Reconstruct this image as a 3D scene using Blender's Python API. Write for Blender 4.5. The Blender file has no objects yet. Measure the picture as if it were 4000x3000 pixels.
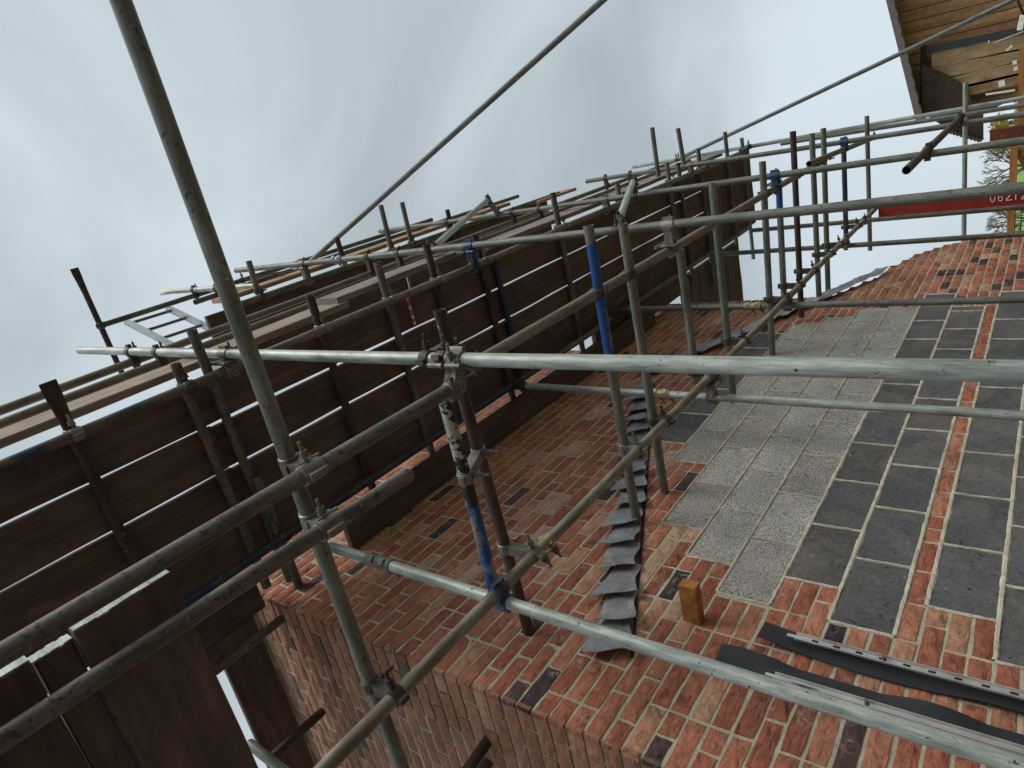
import bpy, math, random
import numpy as np
from mathutils import Vector, Matrix
random.seed(7); rng = np.random.RandomState(7)
S = bpy.context.scene
R_ = math.radians
# ------------------------------------------------------------------ camera
# world: X runs along the gable wall, Y into the wall, Z up; lens at the origin, about 1.6 m above the ground
CR = np.array([[0.58468149, 0.21035657, -0.78351622], [-0.38781887, 0.92076929, -0.04219524], [0.71256163, 0.32853315, 0.61993701]])
u_, s_, v_ = np.linalg.svd(CR); CR = u_ @ v_
FPX = 2636.437
cam = bpy.data.cameras.new('camera'); co = bpy.data.objects.new('camera', cam); S.collection.objects.link(co)
cam.sensor_fit = 'HORIZONTAL'; cam.sensor_width = 36; cam.lens = 36 * FPX / 4000; cam.clip_start = .05; cam.clip_end = 2000
M = Matrix.Identity(4)
for i in range(3):
    M[i][0] = CR[0][i]; M[i][1] = -CR[1][i]; M[i][2] = -CR[2][i]
co.matrix_world = M; S.camera = co
# ------------------------------------------------------------------ sky, sun, exposure
W = bpy.data.worlds.new('World'); S.world = W; W.use_nodes = True
nt = W.node_tree; nt.nodes.clear()
def wn(t, **k):
    n = nt.nodes.new(t)
    for a, b in k.items(): setattr(n, a, b)
    return n
SUN_EL, SUN_AZ = R_(50), R_(-112)         # azimuth in the XY plane
out = wn('ShaderNodeOutputWorld'); add = wn('ShaderNodeAddShader')
b1 = wn('ShaderNodeBackground'); b2 = wn('ShaderNodeBackground')
sky = wn('ShaderNodeTexSky', sky_type='NISHITA', sun_disc=False, sun_elevation=SUN_EL, sun_rotation=R_(90) - SUN_AZ)
nt.links.new(sky.outputs[0], b1.inputs[0]); b1.inputs[1].default_value = .008
tc = wn('ShaderNodeTexCoord'); mp = wn('ShaderNodeMapping'); mp.inputs['Scale'].default_value = (1.0, 1.0, 1.6)
no = wn('ShaderNodeTexNoise'); no.inputs['Scale'].default_value = 1.6; no.inputs['Detail'].default_value = 6; no.inputs['Roughness'].default_value = .5
no.inputs['Distortion'].default_value = .6
cr = wn('ShaderNodeValToRGB'); cr.color_ramp.interpolation = 'EASE'
cr.color_ramp.elements[0].position = .3; cr.color_ramp.elements[0].color = (.265, .302, .322, 1)
cr.color_ramp.elements[1].position = .72; cr.color_ramp.elements[1].color = (.43, .487, .522, 1)
nt.links.new(tc.outputs['Generated'], mp.inputs[0]); nt.links.new(mp.outputs[0], no.inputs['Vector'])
nt.links.new(no.outputs[0], cr.inputs[0])
# thinner, brighter cloud low down than overhead
sx = wn('ShaderNodeSeparateXYZ'); nt.links.new(tc.outputs['Generated'], sx.inputs[0])
mr = wn('ShaderNodeMapRange'); mr.inputs[1].default_value = 0; mr.inputs[2].default_value = .75; mr.inputs[3].default_value = 1.02; mr.inputs[4].default_value = 1.0
nt.links.new(sx.outputs[2], mr.inputs[0])
nt.links.new(cr.outputs[0], b2.inputs[0]); nt.links.new(mr.outputs[0], b2.inputs[1])
nt.links.new(b1.outputs[0], add.inputs[0]); nt.links.new(b2.outputs[0], add.inputs[1]); nt.links.new(add.outputs[0], out.inputs[0])
sl = bpy.data.lights.new('sun', 'SUN'); sl.energy = 1.5; sl.angle = R_(28); sl.color = (1, .955, .89)
so = bpy.data.objects.new('sun', sl); S.collection.objects.link(so)
sd = Vector((math.cos(SUN_EL) * math.cos(SUN_AZ), math.cos(SUN_EL) * math.sin(SUN_AZ), math.sin(SUN_EL)))
so.rotation_euler = sd.to_track_quat('Z', 'Y').to_euler(); so.location = sd * 20
S.view_settings.view_transform = 'Standard'; S.view_settings.look = 'None'; S.view_settings.gamma = 1
S.view_settings.exposure = 0.58
S.render.engine = 'CYCLES'; S.cycles.use_denoising = True; S.cycles.max_bounces = 8; S.cycles.diffuse_bounces = 5

# ------------------------------------------------------------------ measuring: a photo pixel (4000 x 3000) as a ray
def ray(p): return CR.T @ np.array([(p[0] - 2000) / FPX, (p[1] - 1500) / FPX, 1.])
def onX(p, v): r = ray(p); return r * v / r[0]
def onY(p, v): r = ray(p); return r * v / r[1]
def onZ(p, v): r = ray(p); return r * v / r[2]
AXI = dict(X=0, Y=1, Z=2)
def seg(ax, p1, p2, **k):
    """world end points of a tube running along a world axis, its depth fixed by a known coordinate or by its width"""
    a = np.zeros(3); a[AXI[ax]] = 1
    m = k.get('at', ((p1[0] + p2[0]) / 2, (p1[1] + p2[1]) / 2)); r = ray(m)
    if 'w' in k: P = r * FPX * .0483 / k['w']
    else:
        q = [c for c in 'xyz' if c in k][0]; P = r * k[q] / r['xyz'.index(q)]
    o = []
    for p in (p1, p2):
        rr = ray(p); A = np.stack([rr, -a], 1); s = np.linalg.lstsq(A, P, rcond=None)[0]; o.append(rr * s[0])
    return Vector(o[0]), Vector(o[1])

# ------------------------------------------------------------------ object helpers
C = S.collection
def tag(o, label=None, cat=None, group=None, kind=None):
    if label: o['label'] = label
    if cat: o['category'] = cat
    if group: o['group'] = group
    if kind: o['kind'] = kind
    return o
def empty(name, loc=(0, 0, 0)):
    o = bpy.data.objects.new(name, None); C.objects.link(o); o.location = loc; o.empty_display_size = .1
    return o
def link(name, me, mat=None, parent=None, mw=None):
    o = bpy.data.objects.new(name, me); C.objects.link(o)
    if mat is not None and not me.materials: me.materials.append(mat)
    if parent is not None:
        o.parent = parent
        o.matrix_parent_inverse = Matrix.Translation(-parent.location) if parent.type == 'EMPTY' else Matrix.Identity(4)
    if mw is not None: o.matrix_basis = mw
    return o
class MB:
    def __init__(s): s.v = []; s.f = []; s.t = []; s.sm = []
    def add(s, vs, fs, tone=0., smooth=False):
        b = len(s.v); s.v += [tuple(x) for x in vs]; s.f += [tuple(b + i for i in f) for f in fs]
        s.t += [tone] * len(vs); s.sm += [smooth] * len(fs)
    def box(s, c, d, m=None, tone=0., ch=0.):
        """box with centre c, size d, optional 3x3 axes m, chamfer ch"""
        hx, hy, hz = d[0] / 2, d[1] / 2, d[2] / 2
        if ch <= 0:
            vs = [Vector((x * hx, y * hy, z * hz)) for x in (-1, 1) for y in (-1, 1) for z in (-1, 1)]
            fs = [(0, 1, 3, 2), (4, 6, 7, 5), (0, 4, 5, 1), (2, 3, 7, 6), (0, 2, 6, 4), (1, 5, 7, 3)]
        else:
            # chamfered along its long (x) edges and ends
            ring = [(-1, -1, 0, 1), (-1, -1, 1, 0)]
            prof = [(-hy + ch, -hz), (hy - ch, -hz), (hy, -hz + ch), (hy, hz - ch), (hy - ch, hz), (-hy + ch, hz), (-hy, hz - ch), (-hy, -hz + ch)]
            vs = []
            for x, k in ((-hx, .0), (-hx + ch, 1), (hx - ch, 1), (hx, 0)):
                for (y, z) in prof:
                    if not k: y = y - math.copysign(ch, y) * .6; z = z - math.copysign(ch, z) * .6
                    vs.append(Vector((x, y, z)))
            fs = []
            for r in range(3):
                for i in range(8):
                    j = (i + 1) % 8; fs.append((r * 8 + i, r * 8 + j, (r + 1) * 8 + j, (r + 1) * 8 + i))
            fs.append(tuple(range(7, -1, -1))); fs.append(tuple(range(24, 32)))
        c = Vector(c)
        if m is not None: vs = [m @ v for v in vs]
        s.add([v + c for v in vs], fs, tone)
    def tube(s, p1, p2, r, n=16, ri=None, cap=True, r2=None):
        p1, p2 = Vector(p1), Vector(p2); d = (p2 - p1).normalized()
        q = d.to_track_quat('Z', 'Y').to_matrix(); r2 = r2 or r
        def ring(c, rr): return [c + q @ Vector((rr * math.cos(2 * math.pi * i / n), rr * math.sin(2 * math.pi * i / n), 0)) for i in range(n)]
        a = ring(p1, r); b = ring(p2, r2)
        fs = [(i, (i + 1) % n, n + (i + 1) % n, n + i) for i in range(n)]
        s.add(a + b, fs, smooth=True)
        if ri:
            a2 = ring(p1, ri); b2 = ring(p2, ri)
            s.add(a2 + b2, [(i, n + i, n + (i + 1) % n, (i + 1) % n) for i in range(n)], smooth=True)
            s.add(a + a2, [(i, n + i, n + (i + 1) % n, (i + 1) % n) for i in range(n)])
            s.add(b + b2, [(i, (i + 1) % n, n + (i + 1) % n, n + i) for i in range(n)])
        elif cap:
            s.add(a, [tuple(range(n - 1, -1, -1))]); s.add(b, [tuple(range(n))])
    def mesh(s, name):
        me = bpy.data.meshes.new(name); me.from_pydata(s.v, [], s.f)
        at = me.attributes.new('tone', 'FLOAT', 'POINT'); at.data.foreach_set('value', s.t)
        me.polygons.foreach_set('use_smooth', s.sm); me.update(); return me
    def build(s, name, mat, parent=None): return link(name, s.mesh(name), mat, parent)

# ------------------------------------------------------------------ materials
def mat(name):
    m = bpy.data.materials.new(name); m.use_nodes = True; n = m.node_tree
    return m, n, n.nodes['Principled BSDF']
def N(n, t, **k):
    x = n.nodes.new(t)
    for a, b in k.items():
        if a in x.inputs.keys() if hasattr(x.inputs, 'keys') else False: x.inputs[a].default_value = b
        else: setattr(x, a, b)
    return x
def noise(n, vec, scale, detail=4, rough=.55, dist=0.):
    x = n.nodes.new('ShaderNodeTexNoise'); x.inputs['Scale'].default_value = scale; x.inputs['Detail'].default_value = detail
    x.inputs['Roughness'].default_value = rough; x.inputs['Distortion'].default_value = dist
    if vec is not None: n.links.new(vec, x.inputs['Vector'])
    return x.outputs[0]
def ramp(n, fac, stops, interp='LINEAR'):
    x = n.nodes.new('ShaderNodeValToRGB'); x.color_ramp.interpolation = interp; e = x.color_ramp.elements
    while len(e) > 1: e.remove(e[-1])
    e[0].position = stops[0][0]; e[0].color = (*stops[0][1], 1) if len(stops[0][1]) == 3 else stops[0][1]
    for p, c in stops[1:]:
        k = e.new(p); k.color = (*c, 1)
    n.links.new(fac, x.inputs[0]); return x.outputs[0]
def mix(n, fac, a, b, mode='MIX'):
    x = n.nodes.new('ShaderNodeMix'); x.data_type = 'RGBA'; x.blend_type = mode
    for s, v in ((x.inputs[0], fac), (x.inputs[6], a), (x.inputs[7], b)):
        if isinstance(v, (int, float)): s.default_value = v
        elif isinstance(v, tuple): s.default_value = (*v, 1)
        else: n.links.new(v, s)
    return x.outputs[2]
def g(v): return (v, v, v)
def vecmap(n, scale, src='Object', rnd=True):
    t = n.nodes.new('ShaderNodeTexCoord'); m = n.nodes.new('ShaderNodeMapping'); m.inputs['Scale'].default_value = scale
    n.links.new(t.outputs[src], m.inputs[0])
    if rnd:
        oi = n.nodes.new('ShaderNodeObjectInfo'); mu = n.nodes.new('ShaderNodeMath'); mu.operation = 'MULTIPLY'; mu.inputs[1].default_value = 37.
        n.links.new(oi.outputs['Random'], mu.inputs[0]); n.links.new(mu.outputs[0], m.inputs['Location'])
    return m.outputs[0]
def bump(n, bs, h, strength=.3, dist=.003, prev=None):
    b = n.nodes.new('ShaderNodeBump'); b.inputs['Strength'].default_value = strength; b.inputs['Distance'].default_value = dist
    n.links.new(h, b.inputs['Height'])
    if prev is not None: n.links.new(prev, b.inputs['Normal'])
    n.links.new(b.outputs[0], bs.inputs['Normal']); return b.outputs[0]
def steel(name, c1, c2, c3, rough=.5, metal=.5, paint=None, pthr=.5, pscale=3., zr=None, spots=(.05, .05, .045), spot=.62):
    """weathered steel tube: streaks along the tube, dirt blotches, optional flaking paint"""
    m, n, b = mat(name)
    v = vecmap(n, (10, 10, 2.2)); v2 = vecmap(n, (60, 60, 6)); v3 = vecmap(n, (1, 1, 1))
    base = ramp(n, noise(n, v, 2.2, 5, .6), [(.3, c1), (.5, c2), (.72, c3)])
    st = noise(n, v2, 2, 4, .7); base = mix(n, .6, base, ramp(n, st, [(.32, g(.4)), (.65, g(1.2))]), 'MULTIPLY')
    sp = ramp(n, noise(n, v3, 42, 3, .7), [(spot, g(0)), (spot + .04, g(1))])
    base = mix(n, sp, base, spots)
    rs = ramp(n, noise(n, vecmap(n, (8, 8, 1.6)), 1.3, 5, .65), [(.56, g(0)), (.72, g(.5))]); base = mix(n, rs, base, (.13, .085, .055))
    cs = ramp(n, noise(n, v3, 16, 5, .75, .8), [(.66, g(0)), (.69, g(.7))]); base = mix(n, cs, base, (.52, .50, .44))
    h = noise(n, v3, 90, 3, .6)
    if paint:
        pm = noise(n, vecmap(n, (6, 6, pscale)), 1., 6, .65)
        pf = ramp(n, pm, [(pthr, g(0)), (pthr + .02, g(1))])
        if zr:
            tz = n.nodes.new('ShaderNodeTexCoord'); sz = n.nodes.new('ShaderNodeSeparateXYZ'); n.links.new(tz.outputs['Object'], sz.inputs[0])
            wz = n.nodes.new('ShaderNodeMath'); wz.operation = 'MULTIPLY_ADD'; n.links.new(pm, wz.inputs[0]); wz.inputs[1].default_value = .25; n.links.new(sz.outputs[2], wz.inputs[2])
            q1 = ramp(n, wz.outputs[0], [(0, g(0)), (zr[0] + .12, g(0)), (zr[0] + .125, g(1)), (zr[1] + .12, g(1)), (min(1, zr[1] + .125), g(0))], 'LINEAR')
            mz = n.nodes.new('ShaderNodeMath'); mz.operation = 'MULTIPLY'; n.links.new(q1, mz.inputs[0]); n.links.new(pf, mz.inputs[1]); pf = mz.outputs[0]
        base = mix(n, pf, base, paint)
    n.links.new(base, b.inputs['Base Color']); b.inputs['Metallic'].default_value = metal
    n.links.new(ramp(n, st, [(.3, g(rough - .1)), (.7, g(rough + .15))]), b.inputs['Roughness'])
    bump(n, b, h, .25, .001); return m
MT = {}
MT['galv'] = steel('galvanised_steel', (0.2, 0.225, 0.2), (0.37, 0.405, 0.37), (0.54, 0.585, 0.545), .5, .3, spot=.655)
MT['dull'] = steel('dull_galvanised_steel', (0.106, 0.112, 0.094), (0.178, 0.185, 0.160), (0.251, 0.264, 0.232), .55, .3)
MT['grime_shade'] = steel('grimy_shaded_steel', (0.072, 0.065, 0.050), (0.144, 0.133, 0.108), (0.223, 0.216, 0.187), .6, .25, spot=.58)  # real grime on ledgers; on deck cross tubes the dark tone is painted shade
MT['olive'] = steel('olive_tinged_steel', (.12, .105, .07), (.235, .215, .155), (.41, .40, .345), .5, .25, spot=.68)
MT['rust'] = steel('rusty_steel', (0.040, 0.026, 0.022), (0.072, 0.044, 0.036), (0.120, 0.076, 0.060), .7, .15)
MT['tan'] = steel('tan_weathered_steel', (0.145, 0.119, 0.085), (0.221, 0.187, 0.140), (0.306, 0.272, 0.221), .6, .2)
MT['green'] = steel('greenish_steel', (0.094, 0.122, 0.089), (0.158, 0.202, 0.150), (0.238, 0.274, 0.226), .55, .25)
MT['blue'] = steel('flaking_blue_paint_steel', (.16, .16, .14), (.26, .26, .23), (.36, .36, .33), .5, .2, paint=(.014, .075, .24), pthr=.47)
MT['bluetop'] = steel('part_blue_paint_steel', (0.102, 0.102, 0.085), (0.170, 0.170, 0.145), (0.255, 0.255, 0.221), .5, .2, paint=(.014, .08, .27), pthr=.43, zr=(.10, .62))
MT['bluehead'] = steel('blue_headed_steel', (.12, .13, .12), (.2, .22, .21), (.3, .32, .3), .5, .2, paint=(.03, .13, .36), pthr=.40, zr=(.0, .30))
MT['mottle'] = steel('mottled_brown_steel', (.07, .06, .05), (.14, .12, .09), (.24, .21, .17), .6, .2, paint=(.03, .05, .09), pthr=.56, pscale=1.2)
MT['bluegrey'] = steel('faded_blue_steel', (.14, .17, .20), (.25, .29, .33), (.38, .42, .45), .5, .3, paint=(.07, .12, .2), pthr=.63)
MT['peel'] = steel('peeling_paint_steel', (.3, .3, .27), (.4, .4, .37), (.5, .5, .47), .5, .1, paint=(.012, .012, .012), pthr=.42, pscale=9.)
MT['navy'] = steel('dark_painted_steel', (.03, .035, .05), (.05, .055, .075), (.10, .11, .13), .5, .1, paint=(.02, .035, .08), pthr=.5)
MT['brass'] = steel('yellowed_zinc', (.30, .25, .12), (.45, .39, .21), (.6, .55, .36), .4, .5)
MT['fit'] = steel('zinc_fitting', (0.108, 0.099, 0.081), (0.198, 0.180, 0.153), (0.378, 0.360, 0.324), .5, .4)
MT['fitd'] = steel('dark_fitting', (.035, .028, .022), (.07, .055, .045), (.14, .12, .10), .6, .3)
MT['bluefit'] = steel('blue_fitting', (.015, .035, .075), (.02, .065, .15), (.05, .12, .22), .45, .1)
MT['alu'] = steel('ladder_aluminium', (.45, .48, .5), (.58, .60, .62), (.68, .7, .72), .4, .4, paint=(.25, .42, .55), pthr=.6, pscale=1.5)
def wood(name, c1, c2, c3, rough=.75, grain=1., stain=.5, up=False):
    m, n, b = mat(name)
    v = vecmap(n, (14, 14, 1.2) if up else (1.2, 14, 14)); v2 = vecmap(n, (30, 30, 2) if up else (3, 60, 60)); v3 = vecmap(n, (1, 1, 1))
    base = ramp(n, noise(n, v, .35 if up else 1.6, 6, .6, .4), [(.3, c1), (.52, c2), (.72, c3)])
    gr = noise(n, v2, 1.5, 4, .7); base = mix(n, .5 * grain, base, ramp(n, gr, [(.35, g(.45)), (.62, g(1.1))]), 'MULTIPLY')
    st = ramp(n, noise(n, v3, 4.5, 5, .6, .8), [(.35, g(.55)), (.6, g(1.1))]); base = mix(n, stain, base, st, 'MULTIPLY')
    if 'board_wood' in name: base = mix(n, ramp(n, noise(n, vecmap(n, (1, 3, 1)), 2.2, 6, .7, .7), [(.56, g(0)), (.70, g(.6))]), base, (.25, .155, .105))
    n.links.new(base, b.inputs['Base Color']); b.inputs['Roughness'].default_value = rough
    b.inputs['Specular IOR Level'].default_value = .25
    bump(n, b, gr, .3, .0015); return m
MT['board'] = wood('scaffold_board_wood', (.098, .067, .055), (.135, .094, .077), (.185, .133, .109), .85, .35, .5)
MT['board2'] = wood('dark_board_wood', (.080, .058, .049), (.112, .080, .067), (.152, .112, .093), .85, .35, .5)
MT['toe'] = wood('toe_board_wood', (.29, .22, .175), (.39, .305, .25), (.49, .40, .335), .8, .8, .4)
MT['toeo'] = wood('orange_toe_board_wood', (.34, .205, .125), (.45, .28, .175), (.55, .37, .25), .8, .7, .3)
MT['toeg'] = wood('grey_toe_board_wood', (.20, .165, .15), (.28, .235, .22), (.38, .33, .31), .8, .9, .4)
MT['oak'] = wood('orange_oak', (.30, .12, .03), (.42, .18, .05), (.52, .25, .09), .6, .8, .3)
MT['redwood'] = wood('red_brown_timber', (.10, .025, .012), (.16, .045, .02), (.22, .07, .035), .7)
MT['clad'] = wood('cladding_wood', (.20, .10, .055), (.32, .17, .095), (.46, .27, .165), .75, 1.1, .7)
MT['cladv'] = wood('vertical_cladding_wood', (.22, .105, .052), (.34, .175, .092), (.46, .27, .155), .75, .6, .5, up=True)
MT['clado'] = wood('orange_cladding_wood', (.26, .16, .09), (.36, .235, .14), (.46, .32, .2), .75, .5, .5)
MT['redboard'] = wood('red_painted_wood', (.20, .020, .014), (.26, .030, .020), (.31, .042, .028), .6, .3, .4)
def plain(name, c, rough=.6, metal=0.):
    m, n, b = mat(name); v = vecmap(n, (1, 1, 1)); k = ramp(n, noise(n, v, 12, 4), [(.3, g(.75)), (.7, g(1.15))])
    n.links.new(mix(n, 1., c, k, 'MULTIPLY'), b.inputs['Base Color']); b.inputs['Roughness'].default_value = rough; b.inputs['Metallic'].default_value = metal
    return m
MT['black'] = plain('black_membrane', (.018, .018, .022), .55)
MT['inox'] = plain('stainless_channel', (.55, .52, .5), .35, .6)
MT['dark'] = plain('dark_void', (.012, .010, .009), .9)
MT['voidgrey'] = plain('dark_grey_rail', (.035, .035, .04), .8)
MT['white'] = plain('white_paint', (.75, .72, .68), .6)
MT['tapered'] = plain('red_tape', (.6, .1, .08), .5)
# bricks
m, n, b = mat('handmade_red_brick'); MT['brick'] = m
at = n.nodes.new('ShaderNodeAttribute'); at.attribute_name = 'tone'
v = vecmap(n, (1, 1, 1), rnd=False)
tone = at.outputs['Fac']
base = ramp(n, tone, [(0, (0.434, 0.174, 0.107)), (.18, (0.365, 0.132, 0.084)), (.36, (0.477, 0.206, 0.128)), (.5, (0.403, 0.153, 0.094)), (.66, (0.509, 0.259, 0.164)), (.735, (0.521, 0.339, 0.238)),
    (.78, (0.339, 0.121, 0.082)), (.86, (0.424, 0.185, 0.122)), (.90, (0.107, 0.065, 0.067)), (.95, (0.075, 0.053, 0.059)), (1, (0.128, 0.063, 0.055))], 'CONSTANT')
vt = n.nodes.new('ShaderNodeVectorMath'); vt.operation = 'SCALE'; vt.inputs['Scale'].default_value = 9.
cx = n.nodes.new('ShaderNodeCombineXYZ'); n.links.new(tone, cx.inputs[0]); n.links.new(tone, cx.inputs[2]); n.links.new(cx.outputs[0], vt.inputs[0])
va = n.nodes.new('ShaderNodeVectorMath'); va.operation = 'ADD'; n.links.new(v, va.inputs[0]); n.links.new(vt.outputs[0], va.inputs[1])
vv = va.outputs[0]
mot = noise(n, vv, 26, 5, .65, .5); base = mix(n, .75, base, ramp(n, mot, [(.3, g(.62)), (.55, g(1.02)), (.75, g(1.3))]), 'MULTIPLY')
blo = ramp(n, noise(n, vv, 7, 5, .6, .8), [(.57, g(0)), (.68, g(.55))]); fine = ramp(n, noise(n, vv, 60, 4, .7, 1.), [(.42, g(0)), (.6, g(1))])
bl = n.nodes.new('ShaderNodeMath'); bl.operation = 'MULTIPLY'; n.links.new(blo, bl.inputs[0]); n.links.new(fine, bl.inputs[1])
base = mix(n, bl.outputs[0], base, (.60, .46, .34))
smk = ramp(n, noise(n, vv, 5, 4, .6, 1.2), [(.60, g(0)), (.70, g(.55))]); base = mix(n, smk, base, (.12, .065, .06))
edg = ramp(n, noise(n, v, 3.2, 5, .65, .4), [(.38, g(.80)), (.62, g(1.12))]); base = mix(n, 1., base, edg, 'MULTIPLY')
lim = ramp(n, noise(n, v, 17, 6, .75, .6), [(.60, g(0)), (.66, g(.45))]); base = mix(n, lim, base, (.56, .42, .31))
cz = noise(n, vv, 15, 6, .7, 2.2); cre = ramp(n, cz, [(.36, g(0)), (.41, g(1))]); base = mix(n, .8, base, mix(n, 1., cre, (.0, .0, .0), 'ADD'), 'MULTIPLY') if False else base
mpz = n.nodes.new('ShaderNodeMapping'); mpz.inputs['Rotation'].default_value = (.2, .6, .3); mpz.inputs['Scale'].default_value = (8, 8, 17); n.links.new(vv, mpz.inputs[0])
fold = noise(n, mpz.outputs[0], 1.3, 5, .6, 1.1); dk = ramp(n, fold, [(.35, g(.35)), (.41, g(1))]); base = mix(n, .62, base, dk, 'MULTIPLY')
n.links.new(base, b.inputs['Base Color']); b.inputs['Roughness'].default_value = .9; b.inputs['Specular IOR Level'].default_value = .15
p = bump(n, b, fold, 1., .015); bump(n, b, noise(n, vv, 110, 4, .7), .5, .003, p)
m2 = m.copy(); m2.name = 'sandy_faced_brick'; MT['sandy'] = m2; n2 = m2.node_tree; b2n = n2.nodes['Principled BSDF']; src = b2n.inputs['Base Color'].links[0].from_socket
n2.links.new(mix(n2, .42, src, (.33, .215, .145)), b2n.inputs['Base Color'])
m, n, b = mat('lime_mortar'); MT['mortar'] = m
v = vecmap(n, (1, 1, 1), rnd=False)
n.links.new(ramp(n, noise(n, v, 9, 6, .65), [(.3, (.36, .315, .225)), (.5, (.49, .44, .325)), (.7, (.62, .575, .445))]), b.inputs['Base Color'])
b.inputs['Roughness'].default_value = .95; p = bump(n, b, noise(n, v, 38, 5, .7), .8, .012); bump(n, b, noise(n, v, 220, 3, .6), .5, .003, p)
m3 = m.copy(); m3.name = 'cream_pointing'; MT['pointing'] = m3
for e_ in [x for x in m3.node_tree.nodes if x.type == 'VALTORGB'][0].color_ramp.elements: e_.color = (min(1, e_.color[0] * 1.12), min(1, e_.color[1] * 1.16), min(1, e_.color[2] * 1.22), 1)
def blockmat(name, cs, speck, sc):
    m, n, b = mat(name); v = vecmap(n, (1, 1, 1), rnd=False)
    at = n.nodes.new('ShaderNodeAttribute'); at.attribute_name = 'tone'
    base = ramp(n, at.outputs['Fac'], cs)
    base = mix(n, .6, base, ramp(n, noise(n, v, 6, 5, .6, .5), [(.3, g(.75)), (.7, g(1.2))]), 'MULTIPLY')
    f = noise(n, v, sc, 3, .75); base = mix(n, 1., base, ramp(n, f, speck), 'MULTIPLY')
    pit = ramp(n, noise(n, v, 30, 5, .75, .8), [(.335, g(.15)), (.375, g(1))]); base = mix(n, .85, base, pit, 'MULTIPLY')
    dust = ramp(n, noise(n, v, 2.6, 6, .7, .5), [(.45, g(0)), (.72, g(.38))]); base = mix(n, dust, base, (.30, .27, .225))
    wh = ramp(n, noise(n, v, 55, 3, .6, 1.), [(.68, g(0)), (.72, g(.7))]); base = mix(n, wh, base, (.5, .47, .42))
    n.links.new(base, b.inputs['Base Color']); b.inputs['Roughness'].default_value = .85; b.inputs['Specular IOR Level'].default_value = .3
    p = bump(n, b, pit, .8, .006); bump(n, b, f, .35, .002, p); return m
MT['dblock'] = blockmat('dark_stone_block', [(0, (.084, .086, .090)), (.5, (.112, .113, .118)), (1, (.092, .086, .084))], [(.3, g(.7)), (.7, g(1.25))], 60)
MT['gblock'] = blockmat('pale_aggregate_block', [(0, (.34, .33, .305)), (.5, (.40, .39, .36)), (1, (.30, .285, .26))], [(.36, g(.25)), (.5, g(.95)), (.62, g(1.65))], 125)
m, n, b = mat('weathered_lead'); MT['lead'] = m; v = vecmap(n, (1, 1, 1))
base = ramp(n, noise(n, v, 7, 5, .6), [(.3, (.17, .175, .20)), (.55, (.28, .285, .31)), (.75, (.42, .42, .43))])
base = mix(n, ramp(n, noise(n, v, 11, 6, .7, 1.), [(.52, g(0)), (.62, g(.65))]), base, (.44, .41, .35))
n.links.new(base, b.inputs['Base Color']); b.inputs['Roughness'].default_value = .5; b.inputs['Metallic'].default_value = .15; bump(n, b, noise(n, v, 14, 3), .4, .01)
m, n, b = mat('site_mud'); MT['ground'] = m; v = vecmap(n, (1, 1, 1), rnd=False)
sxyz = n.nodes.new('ShaderNodeSeparateXYZ'); tcg = n.nodes.new('ShaderNodeTexCoord'); n.links.new(tcg.outputs['Object'], sxyz.inputs[0])
mud = ramp(n, noise(n, v, 1.3, 6, .6), [(.3, (.10, .080, .060)), (.6, (.16, .13, .10)), (.75, (.22, .185, .15))])
grs = ramp(n, noise(n, v, 3, 6, .7), [(.3, (.15, .23, .05)), (.6, (.24, .35, .09)), (.75, (.33, .43, .14))])
gf = ramp(n, sxyz.outputs[0], [(0, g(0)), (1, g(1))])
mrg = n.nodes.new('ShaderNodeMapRange'); mrg.inputs[1].default_value = 17; mrg.inputs[2].default_value = 18; n.links.new(sxyz.outputs[0], mrg.inputs[0])
n.links.new(mix(n, mrg.outputs[0], mud, grs), b.inputs['Base Color']); b.inputs['Roughness'].default_value = .95
MT['twig'] = plain('twig_bark', (.16, .13, .10), .9)
MT['leaf'] = plain('dry_yellow_leaf', (.45, .36, .10), .8)

# ------------------------------------------------------------------ ground
xs = np.concatenate([np.arange(-60, 10, 5), np.arange(10, 60, 2.5), np.arange(60, 400, 20)]); ys = np.concatenate([np.arange(-300, -20, 20), np.arange(-20, 40, 2.5), np.arange(40, 320, 20)])
def gz(x, y):
    h = -1.6 + 4.6 * max(0, min(1, (x - 16) / 50)) ** 1.3 + max(0, (x - 66)) * .02
    return h + .08 * math.sin(x * .7) * math.cos(y * .5) * (1 if x > 12 else .1)
mb = MB(); mb.add([(x, y, gz(x, y)) for x in xs for y in ys], [(i * len(ys) + j, (i + 1) * len(ys) + j, (i + 1) * len(ys) + j + 1, i * len(ys) + j + 1) for i in range(len(xs) - 1) for j in range(len(ys) - 1)], smooth=True)
tag(mb.build('ground', MT['ground']), kind='structure')

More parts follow.
